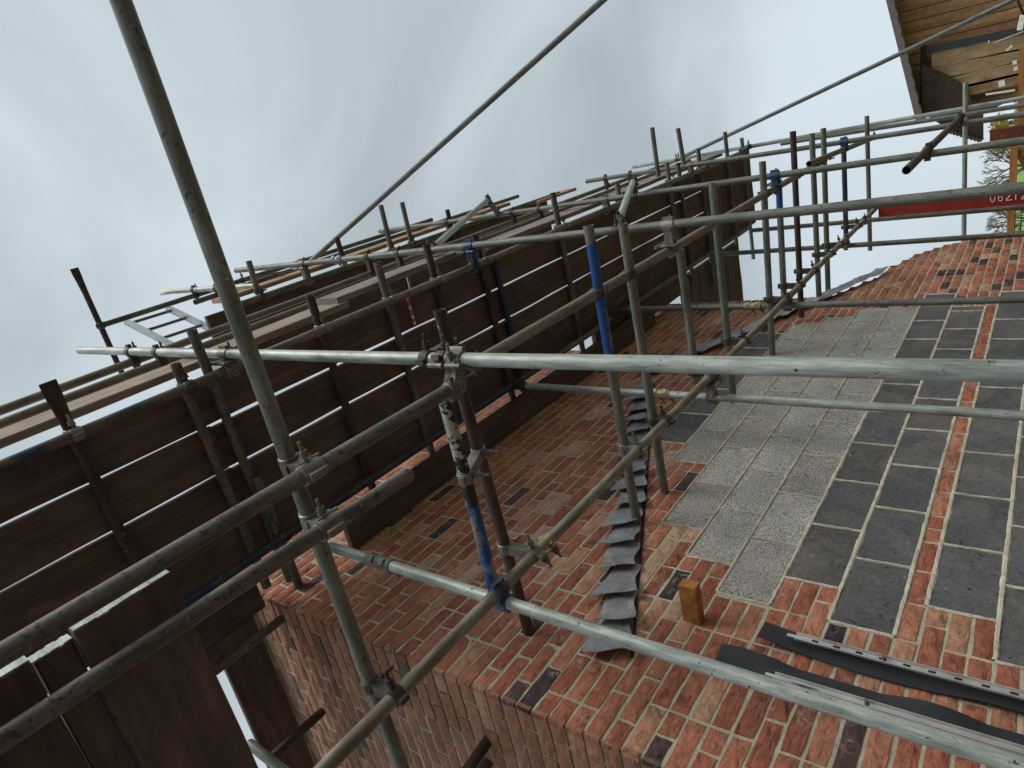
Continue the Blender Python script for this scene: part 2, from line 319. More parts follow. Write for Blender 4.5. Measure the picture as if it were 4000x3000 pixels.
# ------------------------------------------------------------------ brick gable wall
WY = 2.0; GA = .0764; Z0 = .0487 * WY            # wall plane, course gauge, a bed joint
PIT = .2175; CX = 1.385
wall = tag(empty('gable_wall', (CX, WY, -1.6)), 'red handmade brick gable wall with dark and pale stone blocks behind the scaffold', 'wall')
JN = .0138
def brick(mb, o, ux, uz, nn, x0, x1, z0, z1, tone, depth=.018, rough=.0022, drop=.0034, jo=1.):
    """one brick on plane o + ux*x + uz*z, face standing out along nn; uneven 4 x 2 grid face"""
    j = lambda a=.0022: rng.uniform(-a, a)
    c = .0045; nx = 4 if x1 - x0 > .15 else 3; X = np.linspace(x0, x1, nx + 1); Z = np.linspace(z0, z1, 4)
    out = rng.uniform(-.0012, .0022) * jo
    vs = []; tilt = rng.uniform(-.0016, .0016) * jo; zt = rng.uniform(-.0018, .0018)
    jz0 = [j() for _ in X]; jz1 = [j() for _ in X]
    for i, x in enumerate(X):
        for k, z in enumerate(Z):
            edge = (i in (0, nx)) or (k in (0, 3))
            zz = z + (jz0[i] if k == 0 else jz1[i] if k == 3 else 0) + zt
            xx = x + (j() if i in (0, nx) else 0)
            h = depth * .5 + out + tilt * (i / nx - .5) + (rng.uniform(-rough, rough) if not edge else -drop + j(.001 * jo))
            vs.append(o + ux * xx + uz * zz + nn * h)
    fs = [(i * 4 + k, (i + 1) * 4 + k, (i + 1) * 4 + k + 1, i * 4 + k + 1) for i in range(nx) for k in range(3)]
    per = [i * 4 for i in range(nx + 1)] + [nx * 4 + k for k in (1, 2, 3)] + [i * 4 + 3 for i in range(nx - 1, -1, -1)] + [k for k in (2, 1)]
    b0 = len(vs)
    for q in per: vs.append(vs[q] - nn * (depth * .9))
    L = len(per)
    fs += [(per[a], per[(a + 1) % L], b0 + (a + 1) % L, b0 + a)[::-1] for a in range(L)]
    mb.add(vs, fs, tone)
def btone(dark=.09):
    r = rng.rand()
    return rng.uniform(.90, 1.) if r < dark else rng.uniform(0, .895)
ox = np.array([1., 0, 0]); oy = np.array([0, 1., 0]); oz = np.array([0, 0, 1.])
Om = np.array([0., WY, 0]); nm = -oy
# right-hand silhouette: last X of each course
prof = [(-2, 8.7), (.24, 8.64), (.57, 8.7), (.75, 8.66), (.89, 8.53), (.99, 8.39), (1.11, 8.22), (1.17, 8.1), (1.22, 7.9), (1.29, 7.73), (1.34, 7.54), (1.36, 7.29), (1.42, 7.24), (1.46, 7.15), (1.52, 7.0), (1.60, 6.85), (1.66, 6.75), (2.0, 6.70), (3.3, 6.66), (4.3, 6.6)]
def xmax(z): return float(np.interp(z, [p[0] for p in prof], [p[1] for p in prof]))
# block rows: (bottom course index, left X ratio, right X ratio, material), three courses each
rows = [(-14, 1.238, 3.336, 'dblock'), (-11, 1.131, 3.15, 'dblock'), (-7, 1.131, 3.15, 'dblock'), (-4, 1.238, 3.336, 'dblock'), (0, 1.238, 3.336, 'dblock'), (4, 1.132, 3.15, 'dblock'), (7, 1.236, 3.336, 'dblock'), (10, 1.136, 3.15, 'gblock'),
        (13, 1.238, 3.145, 'gblock'), (16, 1.35, 3.035, 'gblock'), (19, 1.67, 2.94, 'gblock'), (22, 1.78, 2.83, 'dblock')]
rows = [r if r[0] != -4 else (-3, 1.131, 3.15, 'dblock') for r in rows if r[0] not in (-7,)]
rows[0] = (-11, 1.238, 3.336, 'dblock'); rows[1] = (-7, 1.131, 3.15, 'dblock')
zc = lambda k: Z0 + GA * k
bm = MB(); dm = MB(); gm = MB(); mm = MB()
def blocked(k):
    for (b0_, a, c, mt) in rows:
        if b0_ <= k < b0_ + 3: return a * WY, c * WY
for (b0_, a, c, mt) in rows:
    x0, x1 = a * WY, c * WY; tgt = dm if mt == 'dblock' else gm
    x = x0; L = 2 * PIT
    if b0_ in (19,): pass
    while x < x1 - .05:
        e = min(x + L, x1)
        if x1 - e < .12: e = x1
        j0 = .009
        # big block: reuse brick face with larger grid, nearly flush
        brick(tgt, Om, ox, oz, nm, x + j0, e - j0, zc(b0_) + .010, zc(b0_ + 3) - .010, rng.rand(), .014, .0007, .0018, .3)
        x = e
nlo = int((-1.6 - Z0) / GA); nhi = int((4.0 - Z0) / GA)
for k in range(nlo, nhi):
    z0, z1 = zc(k) + JN / 2, zc(k + 1) - JN / 2
    xr = xmax(zc(k) + GA / 2)
    if k % 2: xr -= .0
    if zc(k) > 3.27: xr = min(xr, 5.2)
    bl_ = blocked(k)
    x = CX - (0 if k % 2 == 0 else PIT / 2)
    first = True
    while x < xr:
        L = PIT
        if rng.rand() < .10: L = PIT / 2
        e = x + L
        a0, a1 = max(x, CX), min(e, xr)
        parts = [(a0, a1)]
        if bl_:
            parts = []
            if a0 < bl_[0]: parts.append((a0, min(a1, bl_[0])))
            if a1 > bl_[1]: parts.append((max(a0, bl_[1]), a1))
        for (s0, s1) in parts:
            if s1 - s0 > .045:
                brick(bm, Om, ox, oz, nm, s0 + (JN / 2 if s0 > CX + .01 else -.009), s1 - JN / 2, z0, z1, btone(.055 if s0 < 6 else .08))
        x = e
# return face, plane X = CX, runs away from the corner into Y
Or = np.array([CX, 0., 0]); nr = -ox
rm = MB()
for k in range(nlo, nhi):
    z0, z1 = zc(k) + JN / 2, zc(k + 1) - JN / 2
    if zc(k) > 3.55: continue
    band = zc(k) > 3.40
    y = WY - (PIT / 2 if k % 2 == 0 else 0)
    while y < 6.5:
        L = PIT; e = y + L; a0, a1 = max(y, WY - .001), e
        if a1 - a0 > .045:
            oo = Or if not band else Or + np.array([-.035, 0, 0])
            brick(rm, oo, oy, oz, nr, a0 + (JN / 2 if a0 > WY + .01 else -.0095), a1 - JN / 2, z0, z1, btone(.10), .018, .003)
        y = e
pm_ = MB()
def pointing(p0, p1, hw):
    p0, p1 = np.array(p0), np.array(p1); L = np.linalg.norm(p1 - p0); d = (p1 - p0) / L; q = np.array([-d[2], 0, d[0]]); k = max(3, int(L / .018)); vs = []
    a1 = a2 = 0.
    for i in range(k + 1):
        a1 = a1 * .6 + rng.uniform(-.0022, .0022); a2 = a2 * .6 + rng.uniform(-.0022, .0022); c = p0 + d * L * i / k
        vs += [c - q * (hw + a1) + [0, .003, 0], c - q * (hw * .5) - [0, rng.uniform(.001, .0035), 0], c + q * (hw * .5) - [0, rng.uniform(.001, .0035), 0], c + q * (hw + a2) + [0, .003, 0]]
    pm_.add(vs, [(i * 4 + j, i * 4 + j + 1, (i + 1) * 4 + j + 1, (i + 1) * 4 + j) for i in range(k) for j in range(3)], smooth=False)
for (b0_, a, c, mt) in rows:
    x0, x1 = a * WY, c * WY; yy = WY - .0085; hb = .0096 if mt == 'dblock' else .0075
    for kk in (b0_, b0_ + 3): pointing((x0, yy, zc(kk)), (x1, yy, zc(kk)), hb)
    x = x0; pointing((x0 - .002, yy, zc(b0_)), (x0 - .002, yy, zc(b0_ + 3)), hb * .7)
    while x < x1 - .05:
        e = min(x + 2 * PIT, x1)
        if x1 - e < .12: e = x1
        pointing((e, yy, zc(b0_)), (e, yy, zc(b0_ + 3)), hb * .62); x = e
pm_.build('pale_pointing', MT['pointing'], wall)
bm.build('brickwork', MT['brick'], wall); rm.build('return_brickwork', MT['sandy'], wall)
dm.build('dark_blocks', MT['dblock'], wall); gm.build('pale_blocks', MT['gblock'], wall)
# mortar body: stepped solid just behind the brick faces
pts = [(CX + .0005, -1.6), (8.6, -1.6)] + [(max(x - .03, 5.2), z) for z, x in prof[1:] if z < 3.3] + [(6.62, zc(int((3.27 - Z0) / GA) + 1) - .01), (5.18, zc(int((3.27 - Z0) / GA) + 1) - .01), (5.18, 3.98), (CX + .0005, 3.98)]
fr = [(x, WY - .0035, z) for x, z in pts]; bk = [(x, WY + .33, z) for x, z in pts]; L = len(pts)
mm.add(fr + bk, [tuple(range(L)), tuple(range(2 * L - 1, L - 1, -1))] + [(i, i + L, (i + 1) % L + L, (i + 1) % L) for i in range(L)])
mm.box((CX - .0040 + .15, WY + .33 + 2.2, .98), (.30, 4.4, 5.16))
mo = mm.build('mortar', MT['mortar'], wall)

# ------------------------------------------------------------------ lead flashing pieces along the roof line
fg = 'stepped lead flashing pieces on the gable wall'
def flash(i, x0, x1, zl0, zl1, h, lift0, lift1, label):
    mbf = MB(); nx, nz = 6, 5; vs = []
    for a in range(nx + 1):
        for c in range(nz + 1):
            u, w = a / nx, c / nz; x = x0 + (x1 - x0) * u; zl = zl0 + (zl1 - zl0) * u
            tip = (-.085 + .025 * math.sin(i * 2.3)) * w * (1 - u) * (1 if lift0 > lift1 else 0)
            z = zl + (.012 * math.sin(i * 5.1)) + h * w * (1 + .09 * math.sin(i * 3.7 + u * 5)) * (1 - .25 * u) - .012 * (1 - w) * math.sin(u * 6 + i); lift = (lift0 * (1 - u) ** 1.5 + lift1 * u ** 1.5) * (1 - .25 * w) + .004 + .004 * math.sin(i * 1.7 + w * 7 + u * 4)
            vs.append(Vector((x + tip, WY - .012 - lift, z)))
    fs = [(a * (nz + 1) + c, (a + 1) * (nz + 1) + c, (a + 1) * (nz + 1) + c + 1, a * (nz + 1) + c + 1) for a in range(nx) for c in range(nz)]
    m1 = len(vs); vs += [q + Vector((0, .0035, 0)) for q in vs]; fs += [tuple(m1 + q for q in f[::-1]) for f in fs]
    rim = [a * (nz + 1) for a in range(nx)] + [nx * (nz + 1) + c for c in range(nz)] + [a * (nz + 1) + nz for a in range(nx, 0, -1)] + [c for c in range(nz, 0, -1)]
    fs += [(rim[a], m1 + rim[a], m1 + rim[(a + 1) % len(rim)], rim[(a + 1) % len(rim)]) for a in range(len(rim))]
    mbf.add(vs, fs, smooth=False)
    o = mbf.build('lead_flashing', MT['lead']); tag(o, label, 'flashing', fg)
ords = ['lowest', 'second', 'third', 'fourth', 'fifth', 'sixth', 'seventh', 'eighth', 'ninth', 'tenth', 'eleventh', 'twelfth', 'thirteenth', 'fourteenth', 'fifteenth', 'sixteenth']
for i in range(16):
    x0 = 1.77 + .168 * i; z0 = 1.255 + .0735 * i
    flash(i, x0, x0 + .215, z0, z0 + .094, .165, .045, .0, f'grey lead flashing piece, {ords[i]} from the bottom of the left slope')
for i in range(12):
    x0 = 4.62 + .235 * i; z0 = 2.50 - .102 * i
    flash(i + 20, x0, x0 + .27, z0, z0 - .117, .16, .0 + .03, .055, f'pale lead flashing piece, {ords[i] if i else "first"} down the right slope from the peak')
# dark chase under the left slope pieces
mb = MB(); mb.box(Vector(((1.78 + 4.45) / 2, WY - .010, (1.25 + 2.42) / 2)), (2.92, .008, .011), Matrix.Rotation(-math.atan2(1.17, 2.67), 3, 'Y'))
tag(mb.build('flashing_chase', MT['dark']), 'thin dark slot cut in the brickwork under the rising lead flashing', 'slot')

# ------------------------------------------------------------------ scaffold tubes
RT = .02415
TUBES = {}
EXT = dict(L1=(1.4, 0), L2=(1.4, 0), L3=(.9, 0), big=(.35, 0), p4=(.5, 0), p5=(.5, 0))      # ends that lie outside the photo
def tube_world(key, p1, p2, mt, label, group, desc, flat=None, r=RT, cat='scaffold tube', roll=0.):
    p1, p2 = Vector(p1), Vector(p2); d = p2 - p1; L = d.length
    mb = MB(); n = 24; rings = []
    segs = [0, L]
    if flat in ('a', 'both'): segs = [0, .05, .12, .22] + segs[1:]
    if flat in ('b', 'both'): segs = segs[:-1] + [L - .22, L - .12, L - .05, L]
    if len(segs) == 2: segs = list(np.linspace(0, L, max(2, int(L / .6) + 2)))
    wob = rng.uniform(-.0018, .0018, 2)
    for z in segs:
        f = 1.
        if flat in ('a', 'both') and z < .2: f = [.18, .18, .55][[0, .05, .12].index(z)]
        if flat in ('b', 'both') and z > L - .2: f = .18 if z > L - .1 else .55
        ox_, oy_ = wob[0] * math.sin(math.pi * z / L * 2), wob[1] * math.sin(math.pi * z / L * 3)
        w = (1 + (1 - f) * .5)
        rings.append([Vector((r * w * math.cos(2 * math.pi * i / n) + ox_, r * f * math.sin(2 * math.pi * i / n) + oy_, z)) for i in range(n)])
    vs = [q for rg in rings for q in rg]; K = len(rings)
    mb.add(vs, [(k * n + i, k * n + (i + 1) % n, (k + 1) * n + (i + 1) % n, (k + 1) * n + i) for k in range(K - 1) for i in range(n)], smooth=True)
    s = .84
    inn = [Vector((q.x * s, q.y * s, q.z)) for rg in rings for q in rg]
    mb.add(inn, [(k * n + i, (k + 1) * n + i, (k + 1) * n + (i + 1) % n, k * n + (i + 1) % n) for k in range(K - 1) for i in range(n)], smooth=True)
    mb.add(rings[0] + inn[:n], [(i, n + i, n + (i + 1) % n, (i + 1) % n) for i in range(n)])
    mb.add(rings[-1] + inn[-n:], [(i, (i + 1) % n, n + (i + 1) % n, n + i) for i in range(n)])
    me = mb.mesh('scaffold_tube'); me.materials.append(MT[mt])
    o = bpy.data.objects.new('scaffold_tube', me); C.objects.link(o)
    o.matrix_world = Matrix.Translation(p1) @ d.normalized().to_track_quat('Z', 'Y').to_matrix().to_4x4() @ Matrix.Rotation(roll, 4, 'Z')
    tag(o, label, cat, group); TUBES[key] = (p1, p2, desc, o); return o
def T(key, ax, p1, p2, mt, label, group, desc, flat=None, roll=0., **k):
    a, b_ = seg(ax, p1, p2, **k); d_ = (b_ - a).normalized()
    if ax == 'Z' and key != 'K': b_ = b_ + d_ * max(0, (b_.z + 1.58) / -d_.z)      # uprights stand on the ground
    if key in EXT: e0, e1 = EXT[key]; a = a - d_ * e0; b_ = b_ + d_ * e1
    return tube_world(key, a, b_, mt, label, group, desc, flat, roll=roll)
SG, LG, TG, RG = 'upright scaffold poles', 'long horizontal ledger tubes', 'cross tubes running to the wall', 'guard rail tubes'
# uprights
T('A', 'Z', (312, 1369), (4120, 1456), 'galv', 'bright galvanised upright pole, the thickest one crossing the whole photo', SG, 'the thick bright upright', y=.655, at=(2000, 1415))
T('B', 'Z', (2030, 1506), (4100, 1630), 'galv', 'galvanised inner upright pole just below the thick bright pole, in front of the pale blocks', SG, 'the upright before the pale blocks', y=1.68, at=(3300, 1583))
T('C', 'Z', (1290, 2136), (4150, 3040), 'galv', 'galvanised upright pole passing over the black membranes near the wall corner', SG, 'the upright by the black membranes', y=1.6, at=(2050, 2390))
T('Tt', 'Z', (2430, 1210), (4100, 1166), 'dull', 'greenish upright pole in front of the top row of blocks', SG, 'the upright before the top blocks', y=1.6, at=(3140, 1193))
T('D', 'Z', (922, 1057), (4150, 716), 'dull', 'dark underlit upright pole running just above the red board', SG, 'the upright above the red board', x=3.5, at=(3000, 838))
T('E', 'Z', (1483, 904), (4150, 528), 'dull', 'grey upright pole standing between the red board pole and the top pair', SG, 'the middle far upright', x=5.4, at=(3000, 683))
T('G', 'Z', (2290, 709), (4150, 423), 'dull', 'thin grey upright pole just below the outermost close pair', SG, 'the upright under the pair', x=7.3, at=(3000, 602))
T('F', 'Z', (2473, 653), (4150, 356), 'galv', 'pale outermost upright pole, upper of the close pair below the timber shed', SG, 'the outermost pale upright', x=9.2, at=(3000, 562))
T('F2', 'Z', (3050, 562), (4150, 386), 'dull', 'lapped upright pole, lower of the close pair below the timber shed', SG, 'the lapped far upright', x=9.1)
T('J', 'Z', (2777, 995), (4100, 907), 'grime_shade', 'thin far upright pole just above the ragged brick edge', SG, 'the upright above the ragged edge', y=1.6, at=(3384, 951))
T('I', 'Z', (2940, 900), (4100, 799), 'grime_shade', 'thin far upright pole along the lower edge of the red board', SG, 'the upright along the red board', y=1.55, at=(3384, 864))
T('K', 'Z', (629, 1141), (1004, 1116), 'galv', 'short bright upright stub with a flattened end at the high deck corner', SG, 'the short bright upright stub', flat='a', roll=R_(70), y=.66)
# first lift ledgers
T('L1', 'X', (-160, 2655), (1795, 1500), 'grime_shade', 'near ledger tube over the low board ends, upper of the two', LG, 'the upper near ledger', y=.73, at=(1316, 1778))
T('L2', 'X', (-160, 3000), (1600, 1853), 'grime_shade', 'near ledger tube with an open end, lower of the two over the low boards', LG, 'the lower near ledger', y=.915, at=(1400, 1970))
T('L3', 'X', (1180, 3090), (3440, 795), 'olive', 'inner ledger tube running diagonally across the brickwork to the red board', LG, 'the long inner ledger', y=1.55, at=(2007, 2260))
T('L1b', 'X', (1840, 1430), (3180, 648), 'tan', 'outer ledger tube running from the clamp cluster towards the far uprights', LG, 'the outer ledger', y=.72, at=(2550, 1005))
T('L1c', 'X', (3160, 640), (3420, 535), 'tan', 'short far ledger tube lapped beyond the dark blue clamp', LG, 'the far lapped ledger', y=.72)
T('AA', 'X', (3541, 665), (3760, 452), 'rust', 'brown ledger stub with an open round end against the sky at right', LG, 'the brown ledger stub', y=.62)
# first lift cross tubes
T('big', 'Y', (440, -80), (1600, 3080), 'dull', 'thickest cross tube, from the top left of the photo down to the wall corner', TG, 'the thick near cross tube', z=1.70, at=(1170, 1850))
T('stub2', 'Y', (1716, 1211), (2075, 2500), 'rust', 'dark rusty cross tube with an open end, ending at the red brickwork', TG, 'the dark rusty cross tube', z=1.74, at=(1900, 1850))
T('prop', 'Y', (1728, 1530), (1846, 1970), 'peel', 'cross tube with black paint peeling to white, beside the rusty one', TG, 'the peeling painted tube', z=1.665, at=(1846, 1972))
T('prop2', 'Y', (1846, 1972), (1936, 2325), 'blue', 'lower sleeve of bright blue painted tube by the blue clamp', TG, 'the blue sleeve tube', z=1.665, at=(1846, 1972))
T('blue', 'Y', (2298, 881), (2488, 2042), 'bluetop', 'cross tube with bright blue flaking paint on its upper half', TG, 'the blue painted cross tube', z=1.66)
T('s3', 'Y', (2432, 874), (2597, 1929), 'dull', 'brown-grey cross tube with open end, right beside the blue painted one', TG, 'the brown cross tube beside the blue', z=1.66)
T('s4', 'Y', (2655, 975), (2722, 1500), 'dull', 'grey cross tube meeting the pale plate clamp, ending over the flashing', TG, 'the cross tube at the plate clamp', z=1.70)
T('s5', 'Y', (2782, 715), (2870, 1615), 'green', 'mossy green cross tube ending on the pale blocks', TG, 'the mossy green cross tube', z=1.70)
T('y1', 'Y', (2978, 631), (3018, 1395), 'dull', 'cross tube grey at its head and nearly black at its foot by the lead peak', TG, 'the two-tone cross tube', z=1.70)
T('y2', 'Y', (3041, 700), (3063, 1165), 'bluehead', 'far cross tube painted blue near its top against the sky', TG, 'the far blue cross tube', z=1.70)
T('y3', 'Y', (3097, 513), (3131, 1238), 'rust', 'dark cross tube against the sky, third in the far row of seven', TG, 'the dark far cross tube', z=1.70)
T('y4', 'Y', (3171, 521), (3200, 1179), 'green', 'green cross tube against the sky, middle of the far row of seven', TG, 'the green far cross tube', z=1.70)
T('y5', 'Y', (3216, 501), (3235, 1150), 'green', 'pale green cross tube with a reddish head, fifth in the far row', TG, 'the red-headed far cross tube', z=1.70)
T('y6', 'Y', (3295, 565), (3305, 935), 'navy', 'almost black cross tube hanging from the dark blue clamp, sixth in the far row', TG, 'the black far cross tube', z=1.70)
T('y7', 'Y', (3386, 453), (3399, 978), 'dull', 'long grey cross tube, rightmost of the far row of seven', TG, 'the rightmost row cross tube', z=1.70)
T('far', 'Y', (3772, 321), (3765, 926), 'galv', 'lone pale cross tube in front of the timber shed', TG, 'the lone far cross tube', z=.8)
# deck ledgers (world positions, tied to the uprights)
for key, x0, x1, y, z, mt, lb in [('DL0', -1.2, 1.55, .735, 3.15, 'mottle', 'dark blotched deck ledger below the toe board at far left'), ('DL1', 1.50, 4.6, .73, 3.145, 'tan', 'tan and blue blotched deck ledger under the toe board, middle length'), ('DL2', 4.55, 8.9, .72, 3.14, 'tan', 'pale tan deck ledger under the toe board, far length'),
                              ('DI0', .9, 4.0, 1.67, 3.13, 'navy', 'black and blue painted inner deck ledger with flaking paint'), ('DI1', 4.02, 8.9, 1.67, 3.13, 'grime_shade', 'brown inner deck ledger, far length near the wall top')]:
    tube_world(key, (x0, y, z), (x1, y, z), mt, lb, LG, 'the ' + ' '.join(lb.split()[:3]) + ' tube')
# deck cross tubes, many in darker grimy steel that carries the deck's shade
dk = 'cross tubes under the wooden decks'
dts = [(.86, .50, 1.95, 'rust', 'a', 'deck cross tube with a flattened flared end, leftmost of its row'), (1.37, .62, 1.90, 'grime_shade', None, 'tan deck cross tube close behind the short open-ended one at left'), (1.50, .50, 1.95, 'grime_shade', None, 'short open-ended deck cross tube beside the ladder'),
       (2.19, .54, 1.95, 'rust', None, 'brown deck cross tube, first right of the thick cross tube'), (2.72, .49, 1.95, 'grime_shade', None, 'grey-green deck cross tube left of the red and white tape'), (3.16, .49, 1.95, 'rust', None, 'rusty orange-headed deck cross tube right of the tape'),
       (3.65, .54, 1.95, 'rust', None, 'dark red deck cross tube beside the blue clamp'), (3.80, .76, 1.95, 'navy', None, 'dark blue deck cross tube paired with the dark red one'), (4.70, .44, 1.95, 'grime_shade', None, 'tan deck cross tube half way along the far deck'),
       (5.77, .55, 1.95, 'dull', None, 'deck cross tube beside the slanting bright tie'), (6.87, .53, 1.9, 'green', None, 'green deck cross tube near the right end of the deck, left of a pair'), (7.14, .57, 1.9, 'grime_shade', None, 'tan deck cross tube near the right end of the deck, right of a pair'),
       (7.72, .50, 2.1, 'grime_shade', None, 'deck cross tube in front of the long pale sky pole'), (8.59, .42, 1.9, 'grime_shade', None, 'second to last deck cross tube, beside the lapped poles'), (9.15, .56, 2.15, 'green', None, 'last deck cross tube at the right edge of the deck'),
       (1.52, 1.3, 2.0, 'grime_shade', None, 'short cross tube ending on the corner of the brick wall')]
for i, (x, y0, y1, mt, fl, lb) in enumerate(dts):
    zz = 3.205 if i != 15 else 3.17
    tube_world(f'dt{i}', (x, y0, zz), (x + .01, y1, zz), mt, lb, dk, 'the ' + ' '.join(lb.split()[:4]), flat=fl)
for i, (a, b_, mt, lb) in enumerate([((971, 1019), (1010, 1150), 'tan', 'high deck cross tube stub beside the thick cross tube'), ((1315, 928), (1350, 1040), 'rust', 'brown high deck cross tube stub by the first sky pole'),
        ((1487, 801), (1533, 990), 'dull', 'tallest high deck cross tube stub, left one of two tall ones'), ((1570, 790), (1610, 960), 'dull', 'high deck cross tube stub, right one of the two tall ones'), ((1747, 819), (1775, 940), 'rust', 'brown high deck cross tube stub left of the slanting tie')]):
    T(f'ut{i}', 'Y', a, b_, mt, lb, 'cross tubes under the high deck', 'the ' + ' '.join(lb.split()[:3]), z=5.12)
T('u6', 'Y', (2547, 498), (2572, 690), 'dull', 'tall thin cross tube standing alone against the sky, left of two', 'cross tubes under the high deck', 'the left lone stub', x=7.0)
T('u7', 'Y', (2648, 501), (2675, 660), 'dull', 'tall thin cross tube standing alone against the sky, right of two', 'cross tubes under the high deck', 'the right lone stub', x=7.3)
T('bl', 'Y', (289, 1048), (505, 1520), 'rust', 'dark cross tube with a flattened flared end against the sky at far left', 'cross tubes under the high deck', 'the flared dark tube', flat='a', z=6.5)
# guard rails
for key, x0, x1, y, z, mt, lb in [('R1', -1.3, 4.4, .715, 4.22, 'tan', 'upper tan guard rail of the lower deck, left length'), ('R1b', 4.3, 9.0, .715, 4.2, 'tan', 'upper tan guard rail of the lower deck, far length'), ('R2', -1.3, 4.6, .715, 3.87, 'tan', 'lower tan guard rail of the lower deck, left length'),
                              ('R2b', 4.5, 9.0, .715, 3.87, 'tan', 'lower tan guard rail of the lower deck, far length'), ('R3', 2.26, 6.6, .71, 6.47, 'grime_shade', 'topmost guard rail above the high deck, beside the ladder'), ('R4', 2.95, 8.0, .72, 6.05, 'grime_shade', 'second guard rail down above the high deck'),
                              ('R5', 2.8, 7.6, .73, 5.08, 'grime_shade', 'brown ledger under the high deck edge')]:
    tube_world(key, (x0, y, z), (x1, y, z), mt, lb, RG, 'the ' + ' '.join(lb.split()[:4]))
# slanting tubes
def D2(key, p1, d1, p2, d2, mt, lb, desc):
    q1, q2 = ray(p1) * d1, ray(p2) * d2
    if key in ('N1', 'N2'): q2 = q2 + (q2 - q1) * .25
    tube_world(key, q1, q2, mt, lb, 'slanting brace tubes', desc)
D2('N1', (1170, 1060), 6.6, (2440, -75), 4.9, 'dull', 'long slanting pole against the open sky, ending on the high guard rail', 'the first sky pole')
D2('N2', (2600, 645), 9.4, (4020, -30), 6.6, 'dull', 'long slanting pole against the sky, crossing the timber shed at top right', 'the second sky pole')
D2('N3', (1690, 968), 4.95, (1908, 778), 6.5, 'galv', 'short bright slanting tie tube across the guard rails, left of two', 'the left bright tie')
D2('N4', (2417, 858), 4.1, (2477, 702), 5.9, 'galv', 'short bright slanting tie tube with its open end facing down, right of two', 'the right bright tie')
# stubs at the corner of the wall
T('p1', 'X', (838, 2622), (1120, 2402), 'grime_shade', 'tube stub under the deck pointing at the top of the brick corner', LG, 'the corner stub', z=3.15)
T('p2', 'X', (1040, 2980), (1262, 2776), 'rust', 'dark square-cut tube stub beside the sandy brick return', LG, 'the dark corner stub', z=3.05)
T('p3', 'Z', (975, 2905), (1170, 3060), 'galv', 'grey upright with a clamp behind the low boards at bottom left', SG, 'the low hidden upright', w=40)
T('p4', 'X', (1790, 3060), (1915, 2880), 'rust', 'black tube end at the bottom edge, left of the two against the brick return', LG, 'the left black tube end', w=46)
T('p5', 'X', (1850, 3060), (1955, 2905), 'rust', 'black tube end at the bottom edge, right of the two against the brick return', LG, 'the right black tube end', w=44)

# ------------------------------------------------------------------ couplers
def ring_mesh(name, r0, r1, w, mt, gap=True):
    mb = MB(); n = 20; vs = []
    prof_ = [(r0, -w / 2), (r1, -w / 2 + .003), (r1 + .001, 0), (r1, w / 2 - .003), (r0, w / 2)]
    for i in range(n):
        a = 2 * math.pi * i / n
        for (r, z) in prof_: vs.append(Vector((r * math.cos(a), r * math.sin(a), z)))
    fs = [(i * 5 + k, ((i + 1) % n) * 5 + k, ((i + 1) % n) * 5 + k + 1, i * 5 + k + 1) for i in range(n) for k in range(4)]
    mb.add(vs, fs, smooth=False)
    # hinge lug and bolt flap
    mb.box((r1 + .006, 0, 0), (.016, .020, w * .8)); mb.box((-r1 - .005, .0, 0), (.014, .026, w * .62))
    me = mb.mesh(name); me.materials.append(MT[mt]); return me
def bolt_mesh(mt):
    mb = MB(); mb.tube((0, 0, -.02), (0, 0, .062), .0062, 8)
    mb.tube((0, 0, .018), (0, 0, .034), .0135, 6); mb.tube((0, 0, .014), (0, 0, .018), .016, 12); mb.tube((0, 0, -.028), (0, 0, -.018), .012, 6)
    me = mb.mesh('bolt'); me.materials.append(MT[mt]); return me
RM = {k: ring_mesh('band', RT + .0008, RT + .0058, .046, k) for k in ('fit', 'fitd', 'bluefit', 'brass', 'galv')}
RW = {k: ring_mesh('band', RT + .0008, RT + .0055, .075, k) for k in ('fit', 'fitd', 'bluefit', 'galv')}
BMs = {k: bolt_mesh(k) for k in ('fit', 'fitd')}
def closest(a, b_):
    p, q = a[0], b_[0]; d, e = (a[1] - a[0]).normalized(), (b_[1] - b_[0]).normalized()
    w = p - q; B_ = d.dot(e); dd = 1 - B_ * B_
    if dd < 2e-3:
        pm = p.lerp(a[1], .75); return pm, q + e * (pm - q).dot(e), d, e
    s = (B_ * e.dot(w) - d.dot(w)) / dd; t = (e.dot(w) - B_ * d.dot(w)) / dd
    s = max(.03, min((a[1] - a[0]).length - .03, s)); t = max(.03, min((b_[1] - b_[0]).length - .03, t))
    return p + d * s, q + e * t, d, e
CG = 'clamps joining the scaffold tubes'
def frame(z, x):
    z = z.normalized(); x = (x - z * x.dot(z)); x = x.normalized() if x.length > 1e-5 else z.orthogonal().normalized()
    y = z.cross(x); m_ = Matrix((x, y, z)).transposed(); return m_.to_4x4()
